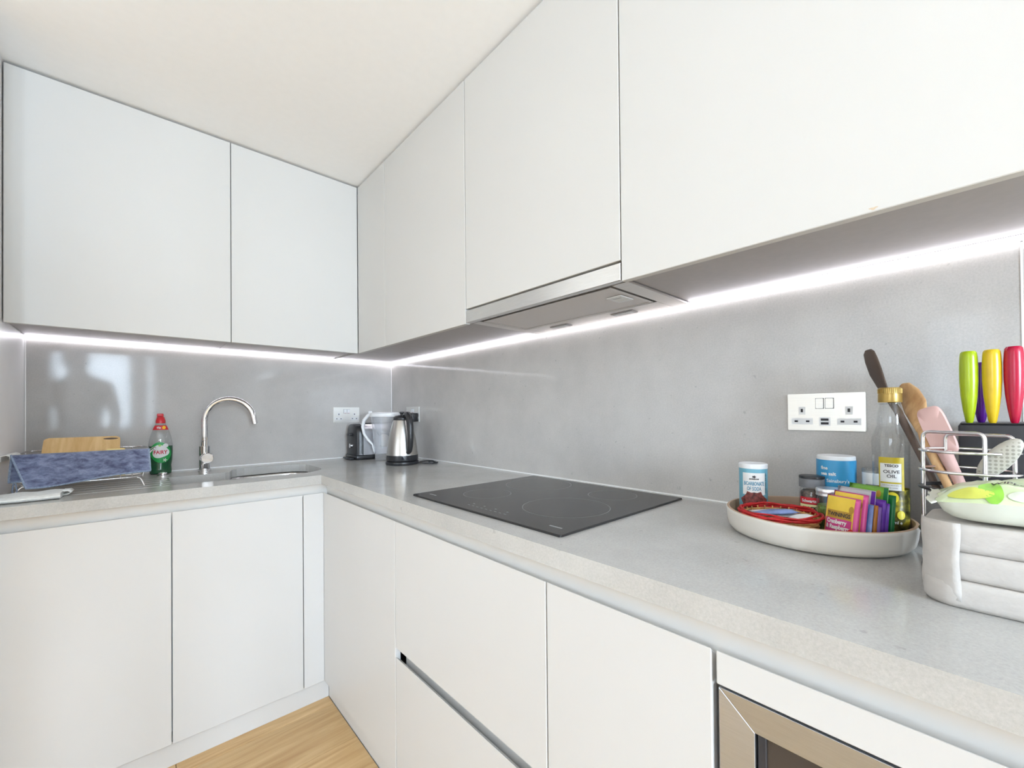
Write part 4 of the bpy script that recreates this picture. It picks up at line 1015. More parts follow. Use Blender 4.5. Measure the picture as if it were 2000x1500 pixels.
# small jar with metal lid
x, y, r = -0.168, -2.2150, 0.0229
sj = thing('herb_jar', 'small glass herb jar with silver screw lid behind the tea sachets', 'jar', (x, y, TB), 0, 'spice jars')
lathe('glass', [(r - 0.003, 0.0003), (r - 0.001, 0.003), (r - 0.001, 0.066), (r - 0.003, 0.0735)], 'clear_plastic', sj, 36)
lathe('herbs', [(r - 0.004, 0.0025), (r - 0.003, 0.005), (r - 0.003, 0.055)], 'herbs', sj, 32)
lathe('screw_lid', [(r, 0.074), (r + 0.0003, 0.0755), (r - 0.0006, 0.078), (r + 0.0003, 0.0805), (r + 0.0003, 0.086), (r - 0.001, 0.0878), (0.004, 0.0873)], 'alu', sj, 40)

# ------------------------------------------------------------------ wicker basket
BX, BY = -0.238, -2.1465
bk = thing('wicker_basket', 'shallow woven wicker basket with red twine rim on the tray', 'basket', (BX, BY, TB), 0)
N = 28
lathe('base', [(0.050, 0.0005), (0.054, 0.002), (0.050, 0.0035), (0.004, 0.0035)], 'wicker', bk, 36)
for k in range(7):
    z = 0.005 + 0.0048 * k; rr_ = 0.0545 + 0.0105 * (k / 6) ** 0.8
    pts = [((rr_ + 0.0013 * (1 if (i // 2 + k) % 2 else -1)) * math.cos(2 * PI * i / (2 * N)), (rr_ + 0.0013 * (1 if (i // 2 + k) % 2 else -1)) * math.sin(2 * PI * i / (2 * N)), z) for i in range(2 * N)]
    tube('weave', pts, 0.0023, 'wicker', bk, 6, True)
bm = bmesh.new()
for i in range(N):
    a = 2 * PI * i / N; c, s = math.cos(a), math.sin(a)
    tube_bm(bm, [(0.053 * c, 0.053 * s, 0.002), (0.059 * c, 0.059 * s, 0.018), (0.0655 * c, 0.0655 * s, 0.040)], 0.0014, 5)
frombm('stakes', bm, 'wicker', bk)
for k, (dr_, dz, ph) in enumerate(((0.0, 0.0, 0), (0.003, 0.002, 1.1), (-0.002, 0.004, 2.3), (0.002, -0.0025, 3.7), (0.0045, -0.001, 5.0))):
    pts = [((0.0668 + dr_ + 0.002 * math.sin(3 * t + ph)) * math.cos(t), (0.0668 + dr_ + 0.002 * math.sin(3 * t + ph)) * math.sin(t), 0.0405 + dz + 0.0018 * math.sin(5 * t + ph * 2)) for t in [2 * PI * i / 60 for i in range(60)]]
    tube('rim_twine', pts, 0.0019, 'twine_red', bk, 6, True)
def flat_packet(label, x, y, z, rz, w, h, m, tilt=0.0, th=0.004):
    t = thing('sachet', label, 'sachet', (x, y, z), rz, 'sachets in the wicker basket')
    bm = bmesh.new(); nx, ny = 10, 8
    def P(i, j, s):
        u, v = i / nx * 2 - 1, j / ny * 2 - 1
        return (u * w / 2, v * h / 2, s * th * (1 - u ** 4) * (1 - v ** 4) + tilt * u + 0.0006 * math.sin(5 * u + 3 * v))
    T = [[bm.verts.new(P(i, j, 1)) for i in range(nx + 1)] for j in range(ny + 1)]
    B = [[bm.verts.new(P(i, j, -0.15)) for i in range(nx + 1)] for j in range(ny + 1)]
    for j in range(ny):
        for i in range(nx):
            bm.faces.new((T[j][i], T[j][i + 1], T[j + 1][i + 1], T[j + 1][i])); bm.faces.new((B[j][i], B[j + 1][i], B[j + 1][i + 1], B[j][i + 1]))
    bmesh.ops.remove_doubles(bm, verts=bm.verts[:], dist=0.00005)
    frombm('packet', bm, m, t, True)
    return t
flat_packet('white paper sachet lying lowest in the wicker basket', BX + 0.016, BY + 0.012, TB + 0.034, -0.9, 0.086, 0.055, 'sachet_white')
p_ = flat_packet('pale blue sachet lying on top in the wicker basket', BX - 0.004, BY + 0.004, TB + 0.0405, -0.78, 0.078, 0.030, 'sachet_blue', 0.002, 0.005)
mapped('lettering', text_geo('INSTANT', 0.008, 0.0002), lambda s, t: (s, t, 0.0068), 'text_dark', p_)
flat_packet('white stick sachet lying at the right of the wicker basket', BX - 0.012, BY - 0.040, TB + 0.0405, -0.6, 0.042, 0.022, 'sachet_white', 0.002, 0.004)

# ------------------------------------------------------------------ tea sachets standing in a row
back = Vector((0.89, -0.45, 0)).normalized(); right = Vector((-0.45, -0.89, 0)).normalized()
F0 = Vector((-0.2600, -2.2440, TB))
rz_tea = math.atan2(right.y, right.x)
def tea(label, dist, shift, w, h, col, top=None, lean=0.10, dz=0.0, edge=None, th=0.003):
    p = F0 + back * dist + right * shift + Vector((0, 0, 0.0015 + dz))
    t = thing('tea_sachet', label, 'sachet', p, rz_tea, 'tea sachets standing on the tray')
    # local: x right, y away from viewer (back), z up
    bm = bmesh.new(); nx, nz = 10, 10
    def P(i, j, s):
        u, v = i / nx * 2 - 1, j / nz * 2 - 1
        bulge = th * (1 - u ** 4) * (1 - v ** 4)
        z = (v + 1) / 2 * h
        return (u * w / 2, -lean * -z - s * bulge + 0.0008 * math.sin(4 * u), z)
    A = [[bm.verts.new(P(i, j, 1)) for i in range(nx + 1)] for j in range(nz + 1)]
    B = [[bm.verts.new(P(i, j, -1)) for i in range(nx + 1)] for j in range(nz + 1)]
    for j in range(nz):
        for i in range(nx):
            bm.faces.new((A[j][i], A[j][i + 1], A[j + 1][i + 1], A[j + 1][i])); bm.faces.new((B[j][i], B[j + 1][i], B[j + 1][i + 1], B[j][i + 1]))
    bmesh.ops.remove_doubles(bm, verts=bm.verts[:], dist=0.00005)
    frombm('envelope', bm, col, t, True)
    def fn(off):
        def f(s, q):
            u = s / (w / 2); v = q / h * 2 - 1
            u_, v_ = max(-1, min(1, u)), max(-1, min(1, v))
            return (s, lean * q - th * (1 - u_ ** 4) * (1 - v_ ** 4) - off + 0.0008 * math.sin(4 * u), q)
        return f
    if top: mapped('top_panel', rect_geo(w * 0.86, h * 0.34, 8, 5, -0.001, h * 0.81), fn(0.0005), top, t)
    if edge: mapped('crimped_edge', rect_geo(w * 0.10, h * 0.98, 2, 10, w * 0.445, h * 0.5), fn(0.0006), edge, t)
    return t, fn, w, h
t, fn, w, h = tea('pink and yellow cranberry and raspberry tea sachet at the front of the row', 0, 0, 0.059, 0.086, 'tea_pink', lean=0.16)
mapped('yellow_panel', rect_geo(w * 0.82, h * 0.93, 10, 10, -w * 0.06, h * 0.515), fn(0.0005), 'tea_yellow', t)
mapped('magenta_panel', rect_geo(w * 0.76, h * 0.51, 10, 6, -w * 0.06, h * 0.29), fn(0.0009), 'tea_magenta', t)
mapped('gold_band', rect_geo(w * 0.72, h * 0.165, 10, 3, -w * 0.05, h * 0.625), fn(0.0009), 'tea_gold', t)
mapped('lettering', text_geo('TWININGS', 0.0098, 0.0003, fit=0.039), lambda s, q: fn(0.0013)(s - w * 0.05, q + h * 0.625), 'text_dark', t)
mapped('lettering', text_geo('Cranberry', 0.0098, 0.0005, fit=0.034), lambda s, q: fn(0.0013)(s - w * 0.10, q + h * 0.48), 'label_white', t)
mapped('lettering', text_geo('& Raspberry', 0.0098, 0.0005, fit=0.041), lambda s, q: fn(0.0013)(s - w * 0.06, q + h * 0.37), 'label_white', t)
mapped('emblem', ell_geo(0.0042, 0.0062, 16, 2, w * 0.28, h * 0.76), fn(0.0009), 'tea_gold', t)
mapped('berry', ell_geo(0.006, 0.008, 16, 2, w * 0.32, h * 0.30), fn(0.0013), 'red', t)
mapped('berry_leaf', ell_geo(0.005, 0.004, 12, 2, w * 0.31, h * 0.16), fn(0.0013), 'leaf_green', t)
t, fn, w, h = tea('pink and yellow tea sachet second in the row, standing taller', 0.0085, 0.006, 0.059, 0.094, 'tea_pink', lean=0.15)
mapped('yellow_panel', rect_geo(w * 0.82, h * 0.93, 10, 10, -w * 0.05, h * 0.515), fn(0.0005), 'tea_yellow', t)
mapped('emblem', ell_geo(0.0042, 0.0062, 16, 2, w * 0.30, h * 0.80), fn(0.0009), 'tea_gold', t)
tea('bright blue tea sachet third in the row', 0.0170, 0.010, 0.059, 0.078, 'tea_blue', lean=0.14, edge='sachet_blue')
tea('orange tea sachet between the blue and lavender ones', 0.0250, 0.012, 0.059, 0.077, 'tea_orange', lean=0.13)
tea('lavender tea sachet between the orange and deep purple ones', 0.0325, 0.013, 0.059, 0.074, 'tea_lav', lean=0.12)
tea('pale grey tea sachet with purple edge, tall in the row middle', 0.0405, -0.006, 0.066, 0.098, 'tea_grey', lean=0.115, edge='tea_purple')
tea('deep purple tea sachet just behind the pale grey one', 0.0480, 0.009, 0.060, 0.084, 'tea_purple', lean=0.11)
tea('shorter purple tea sachet in front of the green ones', 0.0562, 0.010, 0.059, 0.078, 'tea_purple', lean=0.11)
t, fn, w, h = tea('lime green tea sachet with dark green edge, tallest in the row', 0.0645, -0.002, 0.066, 0.103, 'tea_lime', lean=0.11, edge='tea_green')
mapped('emblem', ell_geo(0.0042, 0.0062, 16, 2, w * 0.28, h * 0.88), fn(0.0009), 'tea_gold', t)
tea('dark green tea sachet at the back end of the row', 0.0728, 0.006, 0.064, 0.090, 'tea_green', lean=0.11)

# ------------------------------------------------------------------ olive oil bottle
OXX, OYY = -0.133, -2.3015
ob = thing('oil_bottle', 'tall clear olive oil bottle with gold cap at the right of the tray', 'bottle', (OXX, OYY, TB), 0)
f0 = facing(OXX, OYY)
oprof = [(0.0200, 0.0003), (0.0245, 0.003), (0.0262, 0.009), (0.0266, 0.02), (0.0266, 0.155), (0.0272, 0.180), (0.0262, 0.192), (0.0225, 0.205), (0.0195, 0.212), (0.0200, 0.222), (0.0185, 0.235), (0.0155, 0.248), (0.0140, 0.254)]
lathe('bottle', oprof, 'clear_plastic', ob, 44, cap1=False)
lathe('back_label', [(0.0252, 0.010), (0.0252, 0.095)], 'olive_print', ob, 40, cap0=False, cap1=False)
lathe('oil', [(0.0190, 0.002), (0.0235, 0.005), (0.0248, 0.030), (0.004, 0.030)], 'olive_print', ob, 40)
cp = lathe('cap', [(0.0172, 0.2545), (0.0175, 0.256), (0.0172, 0.270), (0.0166, 0.2705), (0.0166, 0.280), (0.0155, 0.282)], 'oil_gold', ob, 48)
bm = bmesh.new()
for i in range(40):
    a = 2 * PI * i / 40; tube_bm(bm, [(0.0168 * math.cos(a), 0.0168 * math.sin(a), 0.2712), (0.0168 * math.cos(a), 0.0168 * math.sin(a), 0.2798)], 0.0007, 4)
frombm('cap_ridges', bm, 'oil_gold', cp)
lathe('neck_ring', [(0.0165, 0.2505), (0.0168, 0.2520), (0.0165, 0.2535)], 'clear_plastic', ob, 36, cap0=False, cap1=False)
R0 = 0.0268
lb_ = mapped('label', rect_geo(0.036, 0.060, 14, 1), cyl_fn(R0, f0 + 0.02, 0.124, 0.0004), 'label_white', ob, True)
mapped('label_top', rect_geo(0.036, 0.011, 14, 1), cyl_fn(R0, f0 + 0.02, 0.1485, 0.0008), 'oil_yellow', lb_, True)
mapped('label_side', rect_geo(0.004, 0.050, 2, 1, 0.0160, 0), cyl_fn(R0, f0 + 0.02, 0.119, 0.0008), 'oil_yellow', lb_, True)
mapped('label_side', rect_geo(0.002, 0.050, 2, 1, -0.0170, 0), cyl_fn(R0, f0 + 0.02, 0.119, 0.0008), 'oil_yellow', lb_, True)
mapped('label_line', rect_geo(0.031, 0.0028, 12, 1), cyl_fn(R0, f0 + 0.02, 0.1075, 0.0008), 'oil_yellow', lb_, True)
mapped('lettering', text_geo('TESCO', 0.0062, 0.0002, 1.0), cyl_fn(R0, f0 + 0.02, 0.1385, 0.0008), 'text_dark', lb_)
mapped('lettering', text_geo('OLIVE', 0.0082, 0.0001, 1.05), cyl_fn(R0, f0 + 0.02, 0.1275, 0.0008), 'text_dark', lb_)
mapped('lettering', text_geo('OIL', 0.0082, 0.0001, 1.05), cyl_fn(R0, f0 + 0.02, 0.1195, 0.0008), 'text_dark', lb_)
mapped('small_print', text_geo('made from refined olive oil', 0.0026, 0.0, 0.9), cyl_fn(R0, f0 + 0.02, 0.1032, 0.0008), 'text_dark', lb_)
mapped('small_print', text_geo('ideal for cooking', 0.0026, 0.0, 0.9), cyl_fn(R0, f0 + 0.02, 0.0985, 0.0008), 'text_dark', lb_)
mapped('printed_olive', ell_geo(0.009, 0.010, 20, 3), cyl_fn(R0, f0 + 0.05, 0.081, 0.0004), 'olive', ob, True)
mapped('printed_olive', ell_geo(0.006, 0.008, 20, 3), cyl_fn(R0, f0 + 0.5, 0.050, 0.0004), 'olive', ob, True)
mapped('volume_print', text_geo('500ml e', 0.008, 0.0001, 0.9), cyl_fn(R0, f0 + 0.12, 0.036, 0.0004), 'label_white', ob)

# ================================================================== right-hand end of the worktop
# ------------------------------------------------------------------ knife block and knives
kb = thing('knife_block', 'black upright knife block against the splashback at the right edge', 'knife block', (-0.085, -2.455, W), world=True)
box('block', (-0.150, -2.530, W + 0.0005), (-0.025, -2.3885, W + 0.222), 'black_satin', kb, 0.003, 2)
box('top_plate', (-0.148, -2.528, W + 0.2222), (-0.027, -2.3905, W + 0.2245), 'plastic_black', kb, 0.001)
KN = [('knife_lime', 'lime green', -0.128, -2.4015, 0.0, 1.0), ('knife_purple', 'purple', -0.085, -2.4155, 0.0, 0.86), ('knife_yellow', 'yellow', -0.128, -2.4275, 0.0, 1.0), ('knife_red', 'crimson red', -0.128, -2.4510, 0.0, 1.02)]
KL = {'lime green': 'knife with glossy lime green handle standing in the black block', 'purple': 'knife with dark purple handle behind the lime and yellow ones',
      'yellow': 'knife with glossy yellow handle standing in the black block', 'crimson red': 'knife with glossy crimson handle at the right end of the block'}
for m_, cn, x, y, _, sc in KN:
    t = thing('kitchen_knife', KL[cn], 'knife', (x, y, W + 0.2246), 0, 'knives in the block')
    prof = [(0.0040, 0.0), (0.0052, 0.003), (0.0082, 0.022), (0.0108, 0.046), (0.0120, 0.070), (0.0121, 0.095), (0.0113, 0.112), (0.0106, 0.1185), (0.0085, 0.1212), (0.003, 0.1218)]
    lathe('handle', [(r * (0.97 if sc > .9 else 1), z * sc) for r, z in prof], m_, t, 32, 1.0, 0.97)
    box('blade', (-0.0028, -0.0008, -0.0022), (0.0028, 0.0008, 0.002), 'steel', t)

# ------------------------------------------------------------------ wire utensil basket
UX, UY = -0.245, -2.400
ub = thing('utensil_basket', 'chrome wire utensil basket in front of the black knife block', 'utensil holder', (UX, UY, W), world=True)
UR = 0.0525
lathe('base_plate', [(UR, 0.001), (UR, 0.004), (UR - 0.003, 0.005)], 'plastic_black', ub, 36, loc=(UX, UY, W))
for z in (0.1845, 0.1545): tube('ring', [(UX + UR * math.cos(t), UY + UR * math.sin(t), W + z) for t in [2 * PI * i / 40 for i in range(40)]], 0.0022, 'wire_chrome', ub, 8, True)
for z in (0.127, 0.06): tube('lower_ring', [(UX + UR * math.cos(t), UY + UR * math.sin(t), W + z) for t in [2 * PI * i / 40 for i in range(40)]], 0.0030, 'plastic_black', ub, 8, True)
def upr(a0, a1, zt):
    p0 = Vector((UX + (UR - 0.002) * math.cos(a0), UY + (UR - 0.002) * math.sin(a0), W + 0.004)); p1 = Vector((UX + (UR - 0.002) * math.cos(a1), UY + (UR - 0.002) * math.sin(a1), W + 0.004))
    tube('hoop', fillet([p0, p0 + Vector((0, 0, zt)), p1 + Vector((0, 0, zt)), p1], 0.010, 5), 0.0026, 'wire_chrome', ub, 8)
def upr2(x0, y0, x1, y1, zt):
    p0 = Vector((x0, y0, W + 0.004)); p1 = Vector((x1, y1, W + 0.004))
    tube('hoop', fillet([p0, p0 + Vector((0, 0, zt)), p1 + Vector((0, 0, zt)), p1], 0.010, 5), 0.0026, 'wire_chrome', ub, 8)
upr2(-0.250, -2.3515, -0.292, -2.4165, 0.209)
upr2(-0.200, -2.375, -0.2400, -2.4455, 0.204)

# ------------------------------------------------------------------ utensils
def spatula(name, label, pts_handle, r_handle, head_c, head_axis, head_n, hw, hl, th, m_handle, m_head, shape='oval', cat='utensil', bend=0.0):
    t = thing(name, label, cat, pts_handle[0], group='utensils in the wire basket', world=True)
    tube('handle', pts_handle, r_handle, m_handle, t, 10)
    ax = Vector(head_axis).normalized(); nn = Vector(head_n); nn = (nn - ax * nn.dot(ax)).normalized(); sx = ax.cross(nn)
    bm = bmesh.new(); n = 32
    def outline(a):
        c, s = math.cos(a), math.sin(a)
        if shape == 'oval': return hw * s, hl * c
        k = 2.0 / 4.5
        return hw * math.copysign(abs(s) ** k, s), hl * math.copysign(abs(c) ** k, c)
    rings = []
    for q, dz in ((0.0, th / 2), (0.5, th / 2), (0.92, th / 2), (1.0, 0), (0.92, -th / 2), (0.5, -th / 2), (0.0, -th / 2)):
        ring = []
        for i in range(n):
            u, v = outline(2 * PI * i / n); u, v = u * max(q, 0.02), v * max(q, 0.02)
            ring.append(bm.verts.new(Vector(head_c) + sx * u + ax * v + nn * (dz - bend * (1 - (u / hw) ** 2 * 0.6 - (v / hl) ** 2 * 0.4))))
        rings.append(ring)
    for a, b in zip(rings[:-1], rings[1:]):
        for i in range(n): bm.faces.new((a[i], a[(i + 1) % n], b[(i + 1) % n], b[i]))
    bm.faces.new(rings[0]); bm.faces.new(list(reversed(rings[-1])))
    frombm('head', bm, m_head, t, auto=60)
    return t
# dark slotted spatula leaning far back to the left, its head seen nearly edge on
def head_sheet(name, label, pts, width, th, wdir, m, slots=0):
    """utensil swept along pts: list of (point, half width factor); wdir = blade width direction"""
    t = thing(name, label, 'utensil', pts[0][0], group='utensils in the wire basket', world=True)
    n = len(pts); hs = [i for i, p in enumerate(pts) if p[2] == 'h']
    tube('handle', [p[0] for i, p in enumerate(pts) if p[2] == 's'] + [pts[hs[0]][0]], [p[1] for p in pts if p[2] == 's'] + [pts[hs[0]][1] * 0.8], m, t, 10)
    wd_ = Vector(wdir).normalized(); bm = bmesh.new(); rings = []
    H = [pts[i] for i in hs]
    P = [Vector(p[0]) for p in H]
    for i, p in enumerate(H):
        tg = (P[min(i + 1, len(P) - 1)] - P[max(i - 1, 0)]).normalized()
        w2 = (wd_ - tg * wd_.dot(tg)).normalized(); nn = tg.cross(w2)
        ring = []
        for k in range(16):
            a = 2 * PI * k / 16
            ring.append(bm.verts.new(P[i] + w2 * p[1] * math.copysign(abs(math.cos(a)) ** 0.7, math.cos(a)) + nn * th * 0.5 * math.sin(a)))
        rings.append(ring)
    for a, b in zip(rings[:-1], rings[1:]):
        for k in range(16): bm.faces.new((a[k], a[(k + 1) % 16], b[(k + 1) % 16], b[k]))
    bm.faces.new(list(reversed(rings[0]))); bm.faces.new(rings[-1])
    frombm('head', bm, m, t, auto=60)
    return t
head_sheet('curved_spatula', 'dark brown curved spatula leaning far left, tallest in the wire basket',
    [((-0.250, -2.405, W + 0.008), 0.005, 's'), ((-0.185, -2.352, W + 0.150), 0.005, 's'), ((-0.130, -2.312, W + 0.245), 0.006, 's'),
     ((-0.113, -2.297, W + 0.272), 0.007, 'h'), ((-0.104, -2.2865, W + 0.298), 0.014, 'h'), ((-0.1, -2.278, W + 0.322), 0.019, 'h'), ((-0.098, -2.2715, W + 0.346), 0.019, 'h'), ((-0.098, -2.268, W + 0.361), 0.016, 'h'), ((-0.098, -2.2672, W + 0.367), 0.008, 'h')],
    0.02, 0.006, (0.80, 0.62, 0.0), 'spoon_dark')
head_sheet('wooden_spoon', 'pale wooden spoon with long bowl leaning left behind the gold cap',
    [((-0.262, -2.412, W + 0.008), 0.005, 's'), ((-0.222, -2.378, W + 0.125), 0.0055, 's'), ((-0.180, -2.350, W + 0.195), 0.0065, 's'),
     ((-0.165, -2.3455, W + 0.212), 0.008, 'h'), ((-0.140, -2.3400, W + 0.234), 0.015, 'h'), ((-0.120, -2.3345, W + 0.253), 0.021, 'h'), ((-0.106, -2.327, W + 0.272), 0.022, 'h'), ((-0.098, -2.3185, W + 0.288), 0.017, 'h'), ((-0.096, -2.3145, W + 0.293), 0.008, 'h')],
    0.02, 0.008, (0.72, 0.66, 0.1), 'spoon_wood')
spatula('pink_spatula', 'pale pink silicone spatula standing in the wire basket', [(-0.238, -2.420, W + 0.008), (-0.215, -2.392, W + 0.125), (-0.200, -2.374, W + 0.178)], [0.006, 0.007, 0.009],
        (-0.192, -2.3655, W + 0.2125), (0.12, 0.30, 0.93), (-0.85, 0.25, 0.1), 0.0175, 0.041, 0.007, 'pink_silicone', 'pink_silicone', 'sq')
spatula('perforated_scoop', 'grey perforated silicone scoop resting at the front of the basket', [(-0.266, -2.388, W + 0.008), (-0.276, -2.404, W + 0.110), (-0.280, -2.412, W + 0.140)], [0.004, 0.005, 0.006],
        (-0.284, -2.4300, W + 0.178), (0.02, -0.56, 0.83), (-0.95, 0.05, 0.15), 0.0135, 0.034, 0.005, 'pad_grey', 'pad_grey', 'oval', bend=-0.003)

# ------------------------------------------------------------------ paper towel stack (folded bundles)
px0, px1, py0, py1 = -0.420, -0.305, -2.560, -2.362
zb_ = W + 0.0008
def bundle(label, z0, h, dx, dy, seed):
    t = thing('paper_towel_bundle', label, 'paper towels', ((px0 + px1) / 2, (py0 + py1) / 2, z0), world=True, group='stacked folded paper towels')
    random.seed(seed); bm = bmesh.new(); nL = 8; rings = []
    ph = random.random() * 6
    for k in range(nL + 1):
        f = k / nL; z = z0 + h * f
        wob = 0.0001 * (1 if k % 2 else -1) + 0.0020 * math.sin(PI * f) ** 0.5 if 0 < k < nL else -0.0015
        q = rrect(px0 + dx - wob, px1 + dx, py0 + dy, py1 + dy + wob, 0.030, 8)
        rings.append([bm.verts.new((x + 0.002 * math.sin(20 * y + ph), y + 0.002 * math.sin(30 * x + ph) , z + 0.0010 * math.sin(26 * y + ph) * (0 if k in (0, nL) else 1))) for x, y in q])
    for a, b in zip(rings[:-1], rings[1:]):
        for i in range(len(a)): bm.faces.new((a[i], a[(i + 1) % len(a)], b[(i + 1) % len(a)], b[i]))
    bm.faces.new(list(reversed(rings[0]))); bm.faces.new(rings[-1])
    frombm('folded_sheets', bm, 'tissue', t, auto=60)
    return t
b1 = bundle('lowest folded white paper towel bundle of the stack on the worktop', zb_, 0.033, 0.0, 0.0, 1)
b2 = bundle('middle folded white paper towel bundle of the stack', zb_ + 0.0338, 0.034, 0.003, 0.002, 2)
b3 = bundle('topmost folded white paper towel bundle under the green wipes packet', zb_ + 0.0686, 0.034, 0.006, 0.001, 3)
# torn wrapper corner hanging over the left side of the stack
bm = bmesh.new(); rows = []
for j in range(11):
    f = j / 10; z = W + 0.106 - 0.085 * f; row_ = []
    for i in range(9):
        s = i / 8; a = PI * 0.5 * s * 0.95
        x = px0 + 0.034 - 0.037 * math.sin(a) + 0.0008 * math.sin(9 * f + 5 * s); y = py1 - 0.034 + 0.0385 * math.cos(a) + 0.0009 * math.sin(8 * f + 4 * s)
        row_.append(bm.verts.new((x, y, z - 0.012 * s * f)))
    rows.append(row_)
for a, b in zip(rows[:-1], rows[1:]):
    for i in range(8): bm.faces.new((a[i], a[i + 1], b[i + 1], b[i]))
wr = thing('paper_wrapper', 'torn white paper wrapper curling around the left of the towel stack', 'wrapper', (px0 + 0.03, py1, W + 0.02), world=True)
o = frombm('sheet', bm, 'tissue', wr, True); md = o.modifiers.new('s', 'SOLIDIFY'); md.thickness = 0.0008; md.offset = 0

# ------------------------------------------------------------------ wipes packet on the stack
wp_ = thing('wipes_packet', 'green and white plastic packet of wipes lying on the paper towels', 'packet', (-0.36, -2.45, W + 0.105), world=True)
wx0, wx1, wy0, wy1, wz = -0.421, -0.300, -2.570, -2.372, W + 0.1065
def pack_pt(u, v, s):
    x = (wx0 + wx1) / 2 + u * (wx1 - wx0) / 2; y = (wy0 + wy1) / 2 + v * (wy1 - wy0) / 2
    e = (1 - abs(u) ** 4) * (1 - abs(v) ** 6) if s > 0 else (1 - abs(u) ** 9) * (1 - abs(v) ** 12)
    hgt = 0.058 - 0.014 * (v + 1) / 2 + 0.0022 * math.sin(5 * v + 3 * u) + 0.0016 * math.sin(14 * v - 6 * u) + 0.0008 * math.sin(31 * v + 9 * u)
    sm = 0.0255 + 0.003 * math.sin(4 * v)
    z = wz + sm + (e * (hgt - sm) if s > 0 else -e * (sm - 0.0005))
    if s < 0: x += (1 - abs(u)) * 0.0
    return (x + 0.002 * math.sin(9 * v) * abs(u), y + 0.0015 * math.sin(8 * u), z)
bm = bmesh.new(); n = 26
A = [[bm.verts.new(pack_pt(i / n * 2 - 1, j / n * 2 - 1, 1)) for i in range(n + 1)] for j in range(n + 1)]
for j in range(n):
    for i in range(n): bm.faces.new((A[j][i], A[j][i + 1], A[j + 1][i + 1], A[j + 1][i]))
frombm('printed_top', bm, 'leaf_print', wp_, True)
bm = bmesh.new()
B = [[bm.verts.new(pack_pt(i / n * 2 - 1, j / n * 2 - 1, -1)) for i in range(n + 1)] for j in range(n + 1)]
for j in range(n):
    for i in range(n): bm.faces.new((B[j][i], B[j + 1][i], B[j + 1][i + 1], B[j][i + 1]))
frombm('white_underside', bm, 'wipes_white', wp_, True)
# crimped end seal at the left
bm = bmesh.new(); a = []; b = []; c = []
for i in range(n + 1):
    u = i / n * 2 - 1; p = Vector(pack_pt(u, 1, 1)); zz = 0.0012 * math.sin(20 * u)
    a.append(bm.verts.new(p)); b.append(bm.verts.new(p + Vector((-0.001, 0.005, -0.002 + zz)))); c.append(bm.verts.new(p + Vector((-0.002, 0.009, 0.001 - zz))))
for i in range(n):
    bm.faces.new((a[i], a[i + 1], b[i + 1], b[i])); bm.faces.new((b[i], b[i + 1], c[i + 1], c[i]))
o = frombm('end_seal', bm, 'wipes_white', wp_, True); md = o.modifiers.new('s', 'SOLIDIFY'); md.thickness = 0.0008
# printed leaves and lemon on the packet front face
def pk(off):
    def f(s, t):   # s: along -y from left end, t: up the front slope
        v = 1 - s / (wy1 - wy0) * 2; u = -0.99 + t * 1.0
        v = max(-1, min(1, v)); u = max(-1, min(1, u))
        p = pack_pt(u, v, 1); return (p[0] - off, p[1], p[2] + off)
    return f
for cx, cy, a_, b_, m_ in ((0.030, 0.18, 0.020, 0.13, 'lemon_print'), (0.048, 0.28, 0.010, 0.30, 'leaf_green'), (0.085, 0.14, 0.006, 0.12, 'leaf_green'), (0.070, 0.15, 0.010, 0.10, 'wipes_white')):
    mapped('printed_leaf', ell_geo(a_, b_, 24, 4, cx, cy), pk(0.0006), m_, wp_, True)
mapped('lettering', text_geo('WIPES', 0.010, 0.0002, 1), lambda s, t: pk(0.0010)(0.062 + s, 0.52 + t * 14), 'text_dark', wp_)

# ================================================================== person beside the camera (seen mirrored in the sink splashback)
mat('cloth_dark', (0.045, 0.047, 0.052), 0.85, var=0.2, scale=60)
mat('denim_dark', (0.03, 0.035, 0.05), 0.85, var=0.2, scale=80)
mat('skin', (0.50, 0.33, 0.25), 0.55, var=0.06, scale=30)
mat('hair_dark', (0.02, 0.015, 0.012), 0.6, var=0.3, scale=120)
PX, PY = -1.515, -2.80
person = thing('person', 'person in dark clothes seen only as a reflection in the splashback behind the rack', 'person', (PX, PY, 0))
J = {'pelvis': ((0, 0, 0.96), 0.150, 0.115), 'waist': ((0, 0.0, 1.10), 0.142, 0.105), 'chest': ((0, 0.0, 1.30), 0.165, 0.115), 'upper': ((0, -0.01, 1.43), 0.125, 0.095), 'neck': ((-0.012, 0.0, 1.525), 0.058, 0.060),
     'jaw': ((-0.025, 0.02, 1.605), 0.066, 0.080), 'skull': ((-0.03, 0.012, 1.70), 0.078, 0.098), 'crown': ((-0.03, 0.0, 1.775), 0.060, 0.075)}
E_ = [('pelvis', 'waist'), ('waist', 'chest'), ('chest', 'upper'), ('upper', 'neck'), ('neck', 'jaw'), ('jaw', 'skull'), ('skull', 'crown')]
